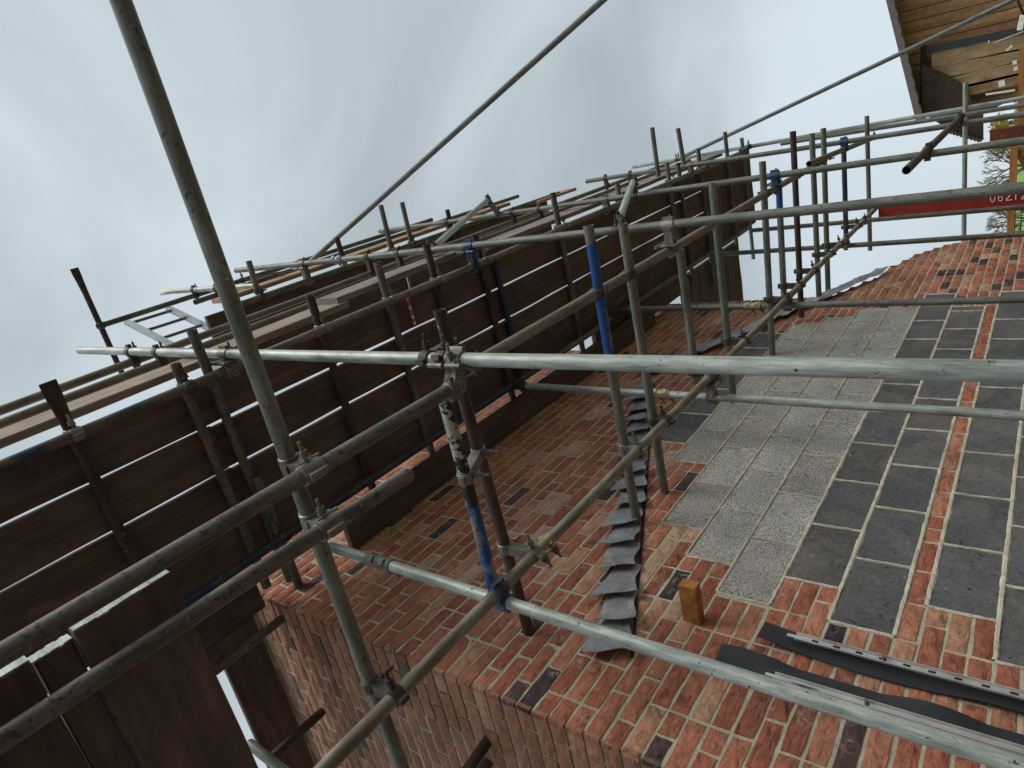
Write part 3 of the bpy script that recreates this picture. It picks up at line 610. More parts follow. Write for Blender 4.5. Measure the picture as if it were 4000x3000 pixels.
def coupler(ka, kb, mt='fitd', wide=False, plate=False, hint=None):
    a, b_ = TUBES[ka], TUBES[kb]; P, Q, d, e = closest(a, b_)
    gap = (Q - P); L = gap.length
    if L > .22: print('COUPLER far apart', ka, kb, round(L, 3))
    cen = (P + Q) / 2
    root = empty('tube_clamp', cen)
    adj = {'fitd': 'dark rusty clamp', 'fit': 'grey zinc clamp', 'bluefit': 'bright blue clamp'}[mt]
    tag(root, f'{adj} joining {a[2]} to {b_[2]}', 'clamp', CG)
    u = gap.normalized() if L > 1e-4 else d.orthogonal()
    rm_ = RW if wide else RM; out_ = Vector((0, -1, .15))
    for (c0, ax_, s) in ((P, d, -1), (Q, e, 1)):
        mw = Matrix.Translation(c0) @ frame(ax_, u * s)
        link('band', rm_[mt], None, root, mw)
        side = ax_.cross(u); side = side if side.dot(Vector((.3, -1, -.4))) > 0 else -side
        bm_ = 'fitd' if mt != 'fit' else 'fit'
        dirn = (side * .55 + (-u if s > 0 else u) * -.2 + u * 0).normalized()
        bp = c0 + side * (RT + .004) + (u * -s) * .010
        bd = (out_ - ax_ * out_.dot(ax_)).normalized() if abs(out_.normalized().dot(ax_)) < .9 else side
        link('bolt', BMs[bm_], None, root, Matrix.Translation(bp + (ax_ * .002)) @ frame(bd, ax_))
    mbb = MB(); w_ = .05 if wide else .040
    Lb = max(.012, L - 2 * RT + .012)
    mbb.box((0, 0, 0), (w_, w_, Lb), None)
    mbb.box((0, 0, -Lb / 2), (w_ * .8, w_ * 1.25, .012)); mbb.box((0, 0, Lb / 2), (w_ * 1.25, w_ * .8, .012))
    bo = mbb.build('body', MT[mt], root); bo.matrix_basis = Matrix.Translation(cen) @ frame(u, d)
    if plate:
        mp_ = MB(); mp_.box((0, 0, 0), (.14, .11, .006), ch=.0)
        mp_.tube((-.075, .058, 0), (-.008, .058, 0), .010, 10); mp_.tube((.008, .058, 0), (.075, .058, 0), .010, 10); mp_.box((.058, -.03, 0), (.012, .012, .012)); mp_.box((-.058, -.03, 0), (.012, .012, .012))
        po = mp_.build('plate', MT[mt], root)
        po.matrix_basis = Matrix.Translation(P + u * (RT + .006) + e * 0) @ frame(u, d)
def sleeve(k, px, ax_hint=None, L=.13, mt='brass', label=''):
    a = TUBES[k]; d = (a[1] - a[0]).normalized(); r = Vector(ray(px)).normalized()
    P, _, _, _ = closest((a[0], a[1]), (Vector((0, 0, 0)), r * 30))
    root = empty('sleeve_clamp', P); tag(root, label, 'clamp', 'sleeve clamps joining two tubes end to end')
    mb = MB(); mb.tube((0, 0, -L / 2), (0, 0, L / 2), RT + .0055, 20, ri=RT + .0006)
    mb.box((RT + .007, 0, 0), (.016, .022, L * .92)); mb.box((-RT - .006, 0, -.035), (.012, .03, .03)); mb.box((-RT - .006, 0, .035), (.012, .03, .03))
    o = mb.build('sleeve', MT[mt], root); o.matrix_basis = Matrix.Translation(P) @ frame(d, Vector((.2, .3, -1)))
    for s in (-.035, .035):
        link('bolt', BMs['fit'], None, root, Matrix.Translation(P + d * s + Vector((.0, .012, -RT - .008))) @ frame(Vector((.3, .9, -.2)), d))
CPL = [('big', 'L1', 'fit', 1), ('big', 'L2', 'fit', 1), ('big', 'L3', 'fitd', 0), ('A', 'L1', 'fit', 1, 1), ('A', 'stub2', 'fitd', 0), ('L3', 'C', 'bluefit', 1), ('L3', 'stub2', 'fit', 0), ('L1b', 'A', 'fitd', 0),
    ('L3', 'blue', 'fit', 0), ('L3', 's3', 'fitd', 0), ('L1b', 'blue', 'fitd', 0), ('L1b', 's3', 'fitd', 0), ('L1b', 'D', 'fit', 1, 1), ('L3', 'B', 'fit', 1, 1), ('L3', 's4', 'fitd', 0), ('L3', 's5', 'fitd', 0), ('L3', 'Tt', 'fit', 1),
    ('L3', 'y1', 'fitd', 0), ('L3', 'y2', 'fitd', 0), ('L3', 'y3', 'fitd', 0), ('L3', 'y4', 'fitd', 0), ('L3', 'y5', 'fitd', 0), ('L3', 'y6', 'fitd', 0), ('L3', 'J', 'fit', 0), ('L3', 'I', 'fitd', 0),
    ('L1b', 's5', 'fitd', 0), ('L1b', 'y1', 'fitd', 0), ('L1b', 'E', 'bluefit', 1, 1), ('L1b', 'y3', 'fitd', 0), ('L1b', 'y4', 'fitd', 0), ('L1b', 'y5', 'fitd', 0), ('L1c', 'G', 'bluefit', 1), ('L1c', 'y7', 'fitd', 0), ('AA', 'E', 'fitd', 0), ('AA', 'G', 'fitd', 0),
    ('prop', 'stub2', 'fit', 0), ('DL0', 'dt0', 'fit', 0), ('DL0', 'dt1', 'fitd', 0), ('DL1', 'dt3', 'fit', 0), ('DL1', 'dt4', 'fit', 0), ('DL1', 'dt5', 'fit', 0), ('DL1', 'dt6', 'fit', 0), ('DL2', 'dt8', 'fit', 0), ('DL2', 'dt9', 'fitd', 0), ('DL2', 'dt10', 'fit', 0), ('DL2', 'dt12', 'fitd', 0),
    ('A', 'DL1', 'fit', 1, 1), ('D', 'DL1', 'bluefit', 1, 1), ('E', 'DL2', 'fit', 1), ('G', 'DL2', 'fit', 1), ('F', 'DL2', 'bluefit', 1),
    ('A', 'R1', 'fitd', 0), ('A', 'R2', 'fitd', 0), ('D', 'R1', 'fitd', 0), ('D', 'R2', 'fitd', 0), ('E', 'R1b', 'fitd', 0), ('E', 'R2b', 'fitd', 0), ('G', 'R1b', 'fitd', 0), ('G', 'R2b', 'fitd', 0), ('K', 'R3', 'fitd', 0), ('K', 'R4', 'fitd', 0), ('bl', 'R3', 'fitd', 0),
    ('D', 'R5', 'fit', 1, 1), ('E', 'R5', 'fitd', 0), ('E', 'R4', 'fitd', 0), ('N1', 'R3', 'fitd', 0), ('N3', 'D', 'fitd', 0), ('N3', 'E', 'fitd', 0), ('N4', 'D', 'fitd', 0), ('N4', 'E', 'fitd', 0),
    ('ut0', 'R5', 'fitd', 0), ('ut2', 'R5', 'fitd', 0), ('ut3', 'R5', 'fitd', 0), ('DI0', 'B', 'fitd', 1), ('DI0', 'dt15', 'fitd', 0), ('DI1', 'Tt', 'fitd', 1), ('F', 'N2', 'fitd', 0)]
for c_ in CPL: coupler(c_[0], c_[1], c_[2], bool(c_[3]), len(c_) > 4)
sleeve('L3', (2120, 2145), label='yellowed sleeve clamp on the long inner ledger in front of the brickwork')
sleeve('B', (2580, 1545), label='yellowed sleeve clamp on the upright before the pale blocks')
sleeve('Tt', (2940, 1205), label='yellowed sleeve clamp on the greenish upright near the lead peak')
sleeve('C', (1480, 2210), mt='dull', L=.16, label='dull grey sleeve clamp on the upright near the brick corner')
sleeve('D', (1320, 1020), mt='bluegrey', label='grey-blue sleeve clamp high on the upright above the guard rails')

# ------------------------------------------------------------------ boards
def board(x0, x1, y0, y1, z0, z1, mt, label, group, along='X', name='scaffold_board', cat='board', band=True, tilt=0.):
    dx, dy, dz = x1 - x0, y1 - y0, z1 - z0
    cen = Vector(((x0 + x1) / 2, (y0 + y1) / 2, (z0 + z1) / 2))
    mb = MB()
    if along == 'X': L, w = dx, dy; rot = Matrix.Identity(3)
    else: L, w = dy, dx; rot = Matrix.Rotation(R_(90), 3, 'Z')
    # long faces subdivided with an uneven edge
    n = max(2, int(L / .25)); ch = .004; vs = []
    wob = [rng.uniform(-.003, .003) for _ in range(n + 1)]; wob2 = [rng.uniform(-.003, .003) for _ in range(n + 1)]
    for i in range(n + 1):
        x = -L / 2 + L * i / n; sag = .004 * math.sin(math.pi * i / n * 2)
        hy, hz = w / 2, dz / 2
        for (y, z) in [(-hy + ch, -hz), (hy - ch, -hz), (hy, -hz + ch), (hy, hz - ch), (hy - ch, hz), (-hy + ch, hz), (-hy, hz - ch), (-hy, -hz + ch)]:
            vs.append(Vector((x, y + (wob[i] if y < 0 else wob2[i]), z + sag)))
    fs = [(i * 8 + k, i * 8 + (k + 1) % 8, (i + 1) * 8 + (k + 1) % 8, (i + 1) * 8 + k) for i in range(n) for k in range(8)]
    fs += [tuple(range(7, -1, -1)), tuple(range(n * 8, n * 8 + 8))]
    mb.add(vs, fs)
    me = mb.mesh(name); me.materials.append(MT[mt])
    o = bpy.data.objects.new(name, me); C.objects.link(o)
    o.matrix_world = Matrix.Translation(cen) @ (rot @ Matrix.Rotation(tilt, 3, 'Z')).to_4x4(); tag(o, label, cat, group)
    if band:
        for s in (-1, 1):
            b2_ = MB(); 
            if band == 'thin': 
                if s > 0: continue
                for q_ in range(9): b2_.box((s * (L / 2 + .001), -w / 2 + w * (q_ + .5) / 9, rng.uniform(-.002, .002)), (.004 + rng.uniform(0, .003), w / 9 + .001, dz * rng.uniform(.8, 1.02)))
            else: b2_.box((s * (L / 2 - .02), 0, 0), (.045, w + .004, dz + .004))
            e = b2_.build('end_band', MT['galv' if band == 'thin' else 'fit'])
            e.parent = o
    return o
DG = 'scaffold boards of the lower deck'
rowsY = [(.745, .972, 'outermost row'), (.988, 1.218, 'second row from the outside'), (1.236, 1.462, 'third row from the outside'), (1.476, 1.725, 'innermost row')]
cuts = [[-1.6, .875, 4.66, 7.9], [-1.6, 1.44, 4.72, 7.9], [-1.6, 1.46, 4.68, 7.88], [-1.6, 3.62, 7.9]]
pos = {0: 'left end', 1: 'middle', 2: 'far end'}
for r, (y0, y1, lb) in enumerate(rowsY):
    cc = cuts[r]
    for i in range(len(cc) - 1):
        pn = ['left', 'middle', 'far'][i] if len(cc) == 4 else ['near', 'far'][i]
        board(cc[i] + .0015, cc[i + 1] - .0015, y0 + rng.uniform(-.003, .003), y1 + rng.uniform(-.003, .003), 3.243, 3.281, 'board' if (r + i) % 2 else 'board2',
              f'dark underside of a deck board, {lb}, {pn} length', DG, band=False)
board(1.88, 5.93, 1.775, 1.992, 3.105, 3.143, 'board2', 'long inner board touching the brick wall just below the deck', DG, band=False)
board(-1.2, 1.35, 1.79, 2.02, 3.243, 3.281, 'board2', 'inner deck board beside the top of the brick corner', DG, band=False)
board(-1.2, 1.040, 2.026, 2.178, 3.243, 3.281, 'board', 'narrow deck board ending at the bright gap near the brick corner', DG, band=False)
board(5.0, 6.88, 1.742, 1.965, 3.243, 3.281, 'board', 'inner deck board above the open wall top near the far end', DG, band=False)
# boards laid across at the right end of the deck, turning the corner
for i in range(7):
    x0 = 7.915 + .229 * i
    board(x0, x0 + .221, .75 + .02 * (i % 2), 1.72, 3.243, 3.281, 'board' if i % 2 else 'board2', f'reddish deck board laid across at the right end of the deck, {["first","second","third","fourth","fifth","sixth","last"][i]} from the left', 'boards laid across the end of the deck', along='Y', band=False)
for i in range(8):
    x0 = 6.93 + .229 * i
    board(x0, x0 + .221, 1.79, 2.58 + .04 * (i % 3), 3.243, 3.281, 'board2' if i % 2 else 'board', f'brown board past the wall end under the deck corner, {["first","second","third","fourth","fifth","sixth","seventh","last"][i]} from the left', 'boards laid across past the wall end', along='Y', band=False)
# boards of the return deck beyond the brick corner
board(1.045, 1.272, 2.024, 5.9, 3.243, 3.281, 'board', 'deck board running away beside the sandy brick return', 'boards round the corner', along='Y', band=False)
board(.55, .775, 2.04, 5.9, 3.40, 3.438, 'board2', 'deck board round the corner partly hidden by the low boards', 'boards round the corner', along='Y', band=False)
# low boards on the near ledgers
LB = 'low boards lying across the two near ledgers'
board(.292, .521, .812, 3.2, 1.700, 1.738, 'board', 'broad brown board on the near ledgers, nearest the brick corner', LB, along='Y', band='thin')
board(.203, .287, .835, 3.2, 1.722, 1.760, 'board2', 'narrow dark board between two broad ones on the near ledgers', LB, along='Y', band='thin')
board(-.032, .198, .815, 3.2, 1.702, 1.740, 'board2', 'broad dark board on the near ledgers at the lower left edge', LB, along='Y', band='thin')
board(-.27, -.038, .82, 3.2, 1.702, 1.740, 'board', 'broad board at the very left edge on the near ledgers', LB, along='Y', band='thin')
# high deck
for r, (y0, y1, _) in enumerate(rowsY[:3]):
    for i, (x0, x1, pn) in enumerate([(2.55, 4.7, 'near'), (4.72, 7.4, 'far')]):
        board(x0 + .01, x1 - .01, y0, y1, 5.15, 5.188, 'board2', f'dark board of the high deck, {["outer","middle","inner"][r]} row, {pn} length', 'boards of the high deck', band=False)
# toe boards
TB = 'toe boards standing on the deck edge'
def toe(x0, x1, z0, z1, mt, lb, y=.715, tz=0.):
    o = board(x0, x1, y - .019, y + .019, z0, z1, mt, lb, TB, name='toe_board', cat='toe board', band=False); o.rotation_euler[1] = tz; return o
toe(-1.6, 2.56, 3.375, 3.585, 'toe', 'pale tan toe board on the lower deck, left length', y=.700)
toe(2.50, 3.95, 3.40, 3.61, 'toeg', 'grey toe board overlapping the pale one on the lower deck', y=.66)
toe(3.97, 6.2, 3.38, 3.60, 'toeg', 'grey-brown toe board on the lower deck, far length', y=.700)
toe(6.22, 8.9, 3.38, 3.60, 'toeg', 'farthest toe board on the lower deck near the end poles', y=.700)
toe(2.85, 4.75, 5.38, 5.55, 'toeo', 'bright orange toe board on the high deck, near length', y=.70)
toe(4.78, 6.95, 5.40, 5.58, 'toeo', 'bright orange toe board on the high deck, far length', y=.70)
toe(7.0, 7.9, 5.0, 5.18, 'toeo', 'orange board end sticking up past the high deck', y=.74)


# ------------------------------------------------------------------ red numbered board
xb = 8.55
pa, pb = onX((3431, 834), xb), onX((4080, 783), xb)
rb = MB(); zt, zb = pa[2], pb[2] - .4; yc0, yc1 = 1.27, 1.50
q = onX((3432, 852), xb); yc1 = q[1]; yc0 = yc1 - .225
slope = (onX((4000, 800), xb)[1] - onX((3432, 852), xb)[1]) / (onX((4000, 800), xb)[2] - q[2])
ztop = q[2]; vs = []
for x in (xb, xb + .038):
    for (yy, zz) in ((yc0, ztop), (yc1, ztop), (yc1 + slope * (-2.6 - 0), ztop - 2.6), (yc0 + slope * (-2.6), ztop - 2.6)): vs.append((x, yy, zz))
rb.add(vs, [(0, 3, 2, 1), (4, 5, 6, 7), (0, 1, 5, 4), (1, 2, 6, 5), (2, 3, 7, 6), (3, 0, 4, 7)])
ro = rb.build('painted_board', MT['redboard']); tag(ro, 'upright red painted board with white handwritten numbers beside the far poles', 'board')
# handwriting as thin tubes: strokes in (u along the board downward, v across) units
def stroke(mb, pts, P0, ud, vd, s, r=.0035):
    for a, b_ in zip(pts[:-1], pts[1:]):
        mb.tube(P0 + ud * a[0] * s + vd * a[1] * s, P0 + ud * b_[0] * s + vd * b_[1] * s, r, 6)
arc = lambda cx_, cy_, rx, ry, a0, a1, n=10: [(cx_ + rx * math.cos(R_(a0 + (a1 - a0) * i / n)), cy_ + ry * math.sin(R_(a0 + (a1 - a0) * i / n))) for i in range(n + 1)]
GL = {'0': [arc(.25, .5, .22, .5, 0, 360, 14)], '6': [[(.42, 1.), (.2, .8), (.06, .5)] + arc(.26, .28, .2, .26, 150, 510, 14)], '2': [arc(.26, .72, .2, .26, 150, -30, 8) + [(.05, .02), (.5, .03), (.62, .08)]], '1': [[(.12, .8), (.25, 1.), (.25, 0)]]}
tx = MB(); q0 = onX((3868, 784), xb)   # first figure, baseline towards the wall
ud = Vector((0, slope * -1, -1)).normalized(); vd = -Vector((0, 1, 0)); px_ = 0
base_y = yc1 + slope * (q0[2] - ztop) - .058
P0 = Vector((xb - .003, base_y, q0[2]))
for chx in '062121':
    for st_ in GL[chx]: stroke(tx, [(u + px_, v_) for u, v_ in st_], P0, ud, vd, .088, .0045)
    px_ += .72
to = tx.build('handwritten_number', MT['white']); to.parent = ro

# ------------------------------------------------------------------ ladder beside the deck
lad = tag(empty('ladder', (2.2, .8, 4.2)), 'silver aluminium ladder leaning behind the lower deck guard rails', 'ladder')
a1 = Vector(onY((486, 1252), .80)); cz1 = float(np.dot(CR[2], a1)); a2 = Vector(ray((790, 1410)) * (cz1 - .62))
b1, b2_ = Vector(onY((650, 1202), .80)), None
dl = a2 - a1; b2_ = b1 + dl
xx = (b1 - a1).normalized(); fm = frame(dl, xx).to_3x3()
for (s0, s1) in ((a1, a2), (b1, b2_)):
    mb = MB(); L = (s1 - s0).length; mb.box((0, 0, 0), (.026, .075, L + .6)); o = mb.build('stile', MT['alu'], lad); o.matrix_basis = Matrix.Translation((s0 + s1) / 2 + dl.normalized() * .3) @ fm.to_4x4()
dn = dl.normalized()
for i in range(7):
    c0 = a1 + dn * (.10 + .26 * i); mb = MB(); mb.tube(c0, c0 + (b1 - a1), .015, 10); mb.build('rung', MT['dull'], lad)

# ------------------------------------------------------------------ things fixed to the wall
def wp(x, y, d=0.): q = onY((x, y), WY - d); return q
# timber peg
b0 = wp(2712, 2425, 0); b0[1] = WY
mb = MB(); pe = Vector(onY((2690, 2300), WY - .13)); base_ = Vector((pe.x, WY, pe.z)); 
pe0 = Vector(b0)
mb.box((0, 0, 0), (.052, .20, .072)); o = mb.build('timber_peg', MT['oak'])
qd = Vector(onY((2692, 2292), WY - .17)); mid = (pe0 + qd) / 2
o.matrix_world = Matrix.Translation(mid) @ (qd - pe0).to_track_quat('Y', 'Z').to_matrix().to_4x4()
tag(o, 'orange timber peg sticking out of the brickwork beside the pale blocks', 'peg')
# membranes with steel channel: vertical strips on the wall
def membrane(xl, xr_, zt_, zb_, ch0, ch1, zch, lab, seed, amp, slots=True):
    root = tag(empty('damp_proof_strip', ((xl + xr_) / 2, WY, zb_)), lab, 'membrane strip', 'black membrane strips hanging on the wall')
    mb = MB(); n = 46; vs = []
    for i in range(n + 1):
        z = zt_ + (zb_ - zt_) * i / n
        for k in range(7):
            u = k / 6; x = xl + (xr_ - xl) * u + .006 * math.sin(z * 9 + seed) * (1 if k == 0 else .3)
            lift = .016 + amp * max(0, math.sin(z * 8.5 + seed)) * (1 - u) ** 2 + amp * .6 * max(0, math.sin(z * 11 + seed * 2)) * u ** 2 + (.018 * (1 - i / 4) if i < 4 else 0)
            vs.append(Vector((x, WY - lift - .004, z)))
    fs = [(i * 7 + k, i * 7 + k + 1, (i + 1) * 7 + k + 1, (i + 1) * 7 + k) for i in range(n) for k in range(6)]
    m1 = len(vs); vs += [v_ + Vector((0, .002, 0)) for v_ in vs]; fs += [tuple(m1 + q for q in f[::-1]) for f in fs]
    mb.add(vs, fs, smooth=True); mb.build('membrane', MT['black'], root)
    mb = MB(); cxm = (ch0 + ch1) / 2; w_ = abs(ch1 - ch0); Lc = zch - zb_
    mb.box((cxm, WY - .040, zb_ + Lc / 2), (w_, .003, Lc)); mb.box((ch0, WY - .044, zb_ + Lc / 2), (.003, .008, Lc)); mb.box((ch1, WY - .044, zb_ + Lc / 2), (.003, .008, Lc)); mb.box((cxm, WY - .0412, zb_ + Lc / 2), (w_ * .18, .003, Lc))
    mb.box((cxm, WY - .040, zch + .015), (w_ * .45, .003, .032))
    cho = mb.build('steel_channel', MT['inox'], root)
    z = zch - .07
    while z > zb_ and slots: ms = MB(); ms.box((cxm, WY - .0435, z), (.007, .002, .022)); ms.build('slot', MT['dark'], root); z -= .075
    ms = MB()
    for z in (zch - .30, zch - .75): ms = MB(); ms.tube((cxm, WY - .041, z), (cxm, WY - .058, z), .008, 6); ms.build('screw', MT['fit'], root)
q1 = wp(2990, 2445, .02); q2 = wp(3005, 2530, .02); q3 = wp(4000, 2700, .02); q4 = wp(4000, 2795, .02)
print('membrane1', q1, q2, q3, q4)
c1_, c2_ = wp(3110, 2495, .04), wp(3100, 2520, .04); 
print('channel', c1_, c2_, wp(4000, 2745, .04), wp(4000, 2768, .04))
x_r = (q1[0] + q3[0]) / 2; x_l = (q2[0] + q4[0]) / 2
membrane(x_l, x_r, q1[2], -.5, (x_l + x_r) / 2 - .004, (x_l + x_r) / 2 + .028, wp(3100, 2505, .04)[2], 'upper black membrane strip with a slotted steel channel fixed along it', 1., .012)
q1 = wp(2840, 2508, .02); q2 = wp(2800, 2575, .02); q3 = wp(4000, 2905, .02); q4 = wp(4000, 2990, .02)
print('membrane2', q1, q2, q3, q4)
x_r = (q1[0] + q3[0]) / 2
membrane(x_r - .125, x_r, q1[2], -.5, x_r - .098, x_r - .070, wp(3020, 2650, .04)[2], 'lower wavy black membrane strip half hidden behind the bright upright pole', 2.6, .045, False)
# barrier tape
mb = MB(); t0, t1 = Vector(onZ((1590, 1160), 3.20)), Vector(onZ((1622, 1268), 3.16)); n = 9
for i in range(n):
    a, b_ = t0.lerp(t1, i / n), t0.lerp(t1, (i + .98) / n); dd = Vector((.014, 0, .004)); w1 = Vector((.003 * math.sin(i * 2), 0, 0))
    mb2 = mb; mb2.add([a - dd + w1, a + dd + w1, b_ + dd, b_ - dd], [(0, 1, 2, 3)], tone=float(i % 3 == 0 or i == n - 1))
m, nn_, b = mat('striped_tape'); at = nn_.nodes.new('ShaderNodeAttribute'); at.attribute_name = 'tone'
nn_.links.new(ramp(nn_, at.outputs['Fac'], [(0, (.55, .08, .07)), (.5, (.75, .72, .7))], 'CONSTANT'), b.inputs['Base Color']); MT['tape'] = m
tag(mb.build('barrier_tape', MT['tape']), 'short red and white striped tape hanging under the deck boards', 'tape')

# ------------------------------------------------------------------ timber shed beyond the scaffold
XS = 24.; kx = XS / 12.
shed = tag(empty('timber_shed', (XS, 2, -1.2)), 'timber clad shed with scalloped roof verge at the top right', 'shed')
def sp(px, py, x=XS): q = onX((px, py), x); return q
# vertical cladding boards behind the verge overhang, built at their own distance
XC = XS + .8
mb = MB(); mo_ = MB(); y = -9.
V0, V1 = Vector(sp(3466, 0)), Vector(sp(3582, 470)); dv = (V1 - V0); V0 = V0 - dv * 1.4; V1 = V1 + dv * .02
zl = lambda y_: V0.z + (V1.z - V0.z) * (y_ - V0.y) / (V1.y - V0.y)
y = V0.y
while y < V1.y - .25:
    w_ = .30; top = zl(y + w_) - .03
    mb.box((XC + rng.uniform(-.006, .006), y + w_ / 2, (top - 1.3) / 2), (.03, w_ - .02, top + 1.3), tone=0); y += w_
y0_, y1_ = V0.y, V1.y - .3; bv = [(XC + .06 + d_, yy, zz) for d_ in (0, .05) for yy, zz in ((y0_, -1.3), (y1_, -1.3), (y1_, zl(y1_) - .05), (y0_, zl(y0_) - .05))]
mo_.add(bv, [(0, 3, 2, 1), (4, 5, 6, 7), (0, 1, 5, 4), (1, 2, 6, 5), (2, 3, 7, 6), (3, 0, 4, 7)])
mb.build('cladding', MT['cladv'], shed); mo_.build('backing', MT['dark'], shed)
# roof verge: slab from high right to the low eave, scalloped lower edge
mb = MB(); n = 90; vs = []
for i in range(n + 1):
    p_ = V0.lerp(V1, i / n); sc_ = .035 * abs(math.sin(i * math.pi / 4.2))
    for (dx_, dz_) in ((-.03, .03), (.9, .03), (.9, -.10), (-.03, -.13 - sc_)): vs.append(p_ + Vector((dx_, 0, dz_)))
fs = [(i * 4 + k, (i + 1) * 4 + k, (i + 1) * 4 + (k + 1) % 4, i * 4 + (k + 1) % 4) for i in range(n) for k in range(4)]; fs += [(0, 1, 2, 3), (n * 4 + 3, n * 4 + 2, n * 4 + 1, n * 4)]
mb.add(vs, fs); mb.build('roof_verge', plain('purple_grey_verge', (.16, .12, .12), .8), shed)
# roof slab behind
mb = MB(); vs = []
for x_ in (XS, XS + 8):
    for p_ in (V0 + Vector((0, 0, .02)), V1 + Vector((0, 0, .02)), V1 + Vector((0, 0, -.08)), V0 + Vector((0, 0, -.08))): vs.append(p_ + Vector((x_ - XS + .1, 0, 0)))
mb.add(vs, [(0, 1, 2, 3), (4, 7, 6, 5), (0, 4, 5, 1), (1, 5, 6, 2), (2, 6, 7, 3), (3, 7, 4, 0)]); mb.build('roof', MT['clad'], shed)
# lower overhanging eave and porch opening
def shbox(p1, p2, th, x=XS, mt='clad', name='board', dep=.05, pr=None):
    a, b_ = Vector(sp(*p1, x)), Vector(sp(*p2, x)); mb = MB(); d = b_ - a
    mb.box((0, 0, 0), (d.length, th, dep)); o = mb.build(name, MT[mt], pr or shed); o.matrix_basis = Matrix.Translation((a + b_) / 2) @ frame(Vector((1, 0, 0)), d) ; return o
shbox((3608, 175), (3606, 445), .16, XS + .45, 'dark', 'door_post')
shbox((3620, 196), (4060, 105), .20, XS + .45, 'voidgrey', 'dark_rail')
for (pa_, pb_, th, mt_) in [((3640, 232), (4060, 150), .42, 'clado'), ((3640, 290), (4060, 200), .34, 'clado'), ((3690, 335), (4060, 248), .36, 'clado'), ((3780, 352), (4060, 290), .30, 'clad')]:
    shbox(pa_, pb_, th, XS + .5, mt_, 'plank')
# dark-coloured panel standing in for the recess's shade, and eave tip
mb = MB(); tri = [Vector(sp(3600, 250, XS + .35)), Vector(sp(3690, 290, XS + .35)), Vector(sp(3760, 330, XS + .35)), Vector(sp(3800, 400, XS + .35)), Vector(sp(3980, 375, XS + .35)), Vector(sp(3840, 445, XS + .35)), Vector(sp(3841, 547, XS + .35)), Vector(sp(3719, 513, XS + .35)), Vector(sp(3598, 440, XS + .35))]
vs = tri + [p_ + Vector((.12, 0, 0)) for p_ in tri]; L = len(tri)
mb.add(vs, [tuple(range(L))[::-1], tuple(range(L, 2 * L))] + [(i, (i + 1) % L, (i + 1) % L + L, i + L) for i in range(L)]); mb.build('porch_shadow_board', wood('shaded_timber', (.04, .026, .019), (.06, .041, .030), (.10, .07, .053)), shed)
mb = MB(); a, b_ = Vector(sp(3719, 515, XS + .3)), Vector(sp(3841, 550, XS + .3)); n = 9
for i in range(n): mb.box(a.lerp(b_, i / n), (.3, .09, .10))
mb.build('eave_tiles', MT['rust'], shed)
for i, (p1_, p2_, w_) in enumerate([((3850, 369), (3965, 352), .05), ((3900, 330), (3925, 322), .16), ((3940, 185), (3945, 190), .16), ((3960, 270), (3975, 266), .10), ((3955, 245), (3972, 242), .10), ((3860, 163), (3864, 162), .07)]):
    shbox(p1_, p2_, w_, XS + .25, 'white', 'sky_gap_patch' if False else 'paint_patch', dep=.02)
# small lamp and wire at the shed
lm = tag(empty('wall_lamp', sp(3989, 90, XS - .3)), 'small white oblong lamp hanging at the shed edge', 'lamp')
mb = MB(); q = Vector(sp(3990, 88, XS - .3)); mb.box(q, (.06, .36, .13), Matrix.Rotation(R_(10), 3, 'X'), ch=.02); mb.build('lamp_body', MT['white'], lm)
mb = MB(); mb.tube(Vector(sp(3968, -20, XS - .3)), Vector(sp(4002, 70, XS - .3)), .03, 8); mb.build('wire', MT['dark'], lm)
mb = MB(); mb.tube(Vector(sp(3880, 168, XS - .2)), Vector(sp(4060, 100, XS - .2)), .018, 8); tag(mb.build('cable', MT['inox']), 'thin pale cable running below the dark rail of the shed', 'cable')

# ------------------------------------------------------------------ oak frame at the right edge
fr_ = tag(empty('oak_frame', (12, 2, -1.6)), 'orange oak frame of an unfinished porch at the right edge', 'timber frame')
XO = 12.
def beam(p1, p2, th, mt, name, x=XO, dep=.14):
    a, b_ = Vector(onX(p1, x)), Vector(onX(p2, x)); mb = MB(); d = b_ - a
    mb.box((0, 0, 0), (d.length, th, dep)); o = mb.build(name, MT[mt], fr_); o.matrix_basis = Matrix.Translation((a + b_) / 2) @ frame(Vector((1, 0, 0)), d)
q = Vector(onX((3866, 532), XO)); mb = MB(); mb.box((XO + .1, q.y, (q.z - 1.6) / 2), (.18, .145, q.z + 1.6)); mb.build('post', MT['redwood'], fr_)
beam((3963, 566), (3944, 960), .085, 'oak', 'rail', XO - .02)
beam((3998, 180), (3990, 560), .09, 'oak', 'rail', XO + .3)
beam((3975, 585), (4030, 700), .07, 'oak', 'brace', XO + .05, .08)
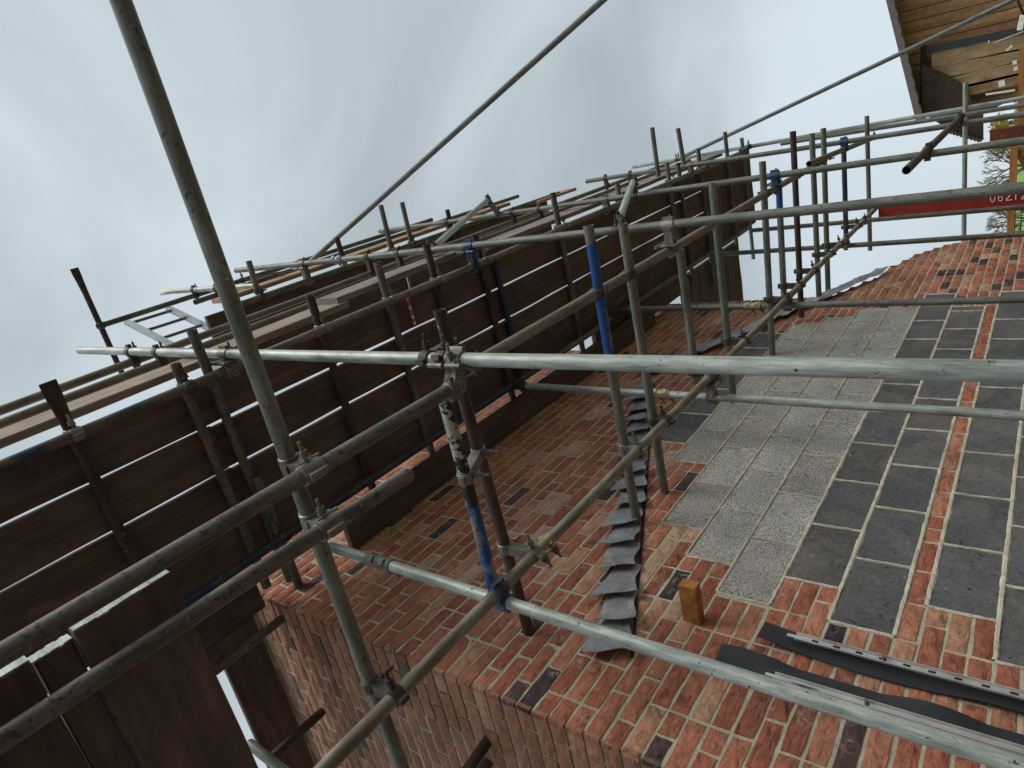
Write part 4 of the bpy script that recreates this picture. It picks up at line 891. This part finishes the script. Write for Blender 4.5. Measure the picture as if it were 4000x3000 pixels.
# mesh fence on the bank
fe = tag(empty('mesh_fence', (20, 4, -1)), 'dark square wire mesh in front of the bright green bank', 'fence')
mb = MB(); XF = 22.
for i in range(26):
    y_ = 4.1 + i * .14
    mb.tube((XF, y_, -1.), (XF, y_, 1.02), .012, 5)
for k in range(16): mb.tube((XF, 4.0, -1. + k * .13), (XF, 7.8, -1. + k * .13), .012, 5)
mb.build('wire_mesh', MT['dark'], fe)
# ------------------------------------------------------------------ bare trees on the bank
def tree(loc, crown, r, seed, label, leaf=None, name='bare_tree'):
    rs = random.Random(seed); root = tag(empty(name, loc), label, 'tree', 'trees on the bank')
    tm = MB(); cm = MB(); loc = Vector(loc); crown = Vector(crown)
    tm.tube(loc, crown - Vector((0, 0, r * .6)), .22, 8, r2=.1); tips = []
    def grow(p, d, L, w, dep):
        q = p + d * L; cm.tube(p, q, w, 4, cap=False, r2=w * .65)
        if dep == 0: tips.append(q); return
        for _ in range(3 if dep > 1 else 4):
            nd = (d + Vector((rs.uniform(-1, 1), rs.uniform(-1, 1), rs.uniform(-.5, 1))) * .75).normalized(); grow(q, nd, L * rs.uniform(.62, .82), w * .62, dep - 1)
    for _ in range(7):
        d = Vector((rs.uniform(-1, 1), rs.uniform(-1, 1), rs.uniform(-.1, 1.1))).normalized(); grow(crown - Vector((0, 0, r * .6)), d, r * .55, .05, 4)
    tm.build('trunk', MT['twig'], root); cm.build('crown', MT['twig'], root)
    if leaf:
        lm_ = MB()
        for t_ in tips:
            for _ in range(3):
                a = t_ + Vector((rs.uniform(-.2, .2),) * 3); b_ = Vector((rs.uniform(-1, 1), rs.uniform(-1, 1), rs.uniform(-1, 1))).normalized() * .1; c__ = b_.cross(Vector((rs.random(), rs.random(), rs.random()))).normalized() * .08
                lm_.add([a, a + b_, a + b_ + c__, a + c__], [(0, 1, 2, 3)])
        lm_.build('foliage', MT[leaf], root)
q = onX((3935, 655), 34.); tree((34, q[1], gz(34, q[1])), q, 1.15, 3, 'bare round-headed tree just left of the oak frame')
q = onX((3945, 860), 36.); tree((36, q[1], gz(36, q[1])), q, 1.1, 5, 'bare tree below the red board at the right edge')
q = onX((3985, 475), 40.); tree((40, q[1], gz(40, q[1])), q, 1.0, 9, 'yellowish leafy tree beside the red-brown post', leaf='leaf', name='yellow_tree')
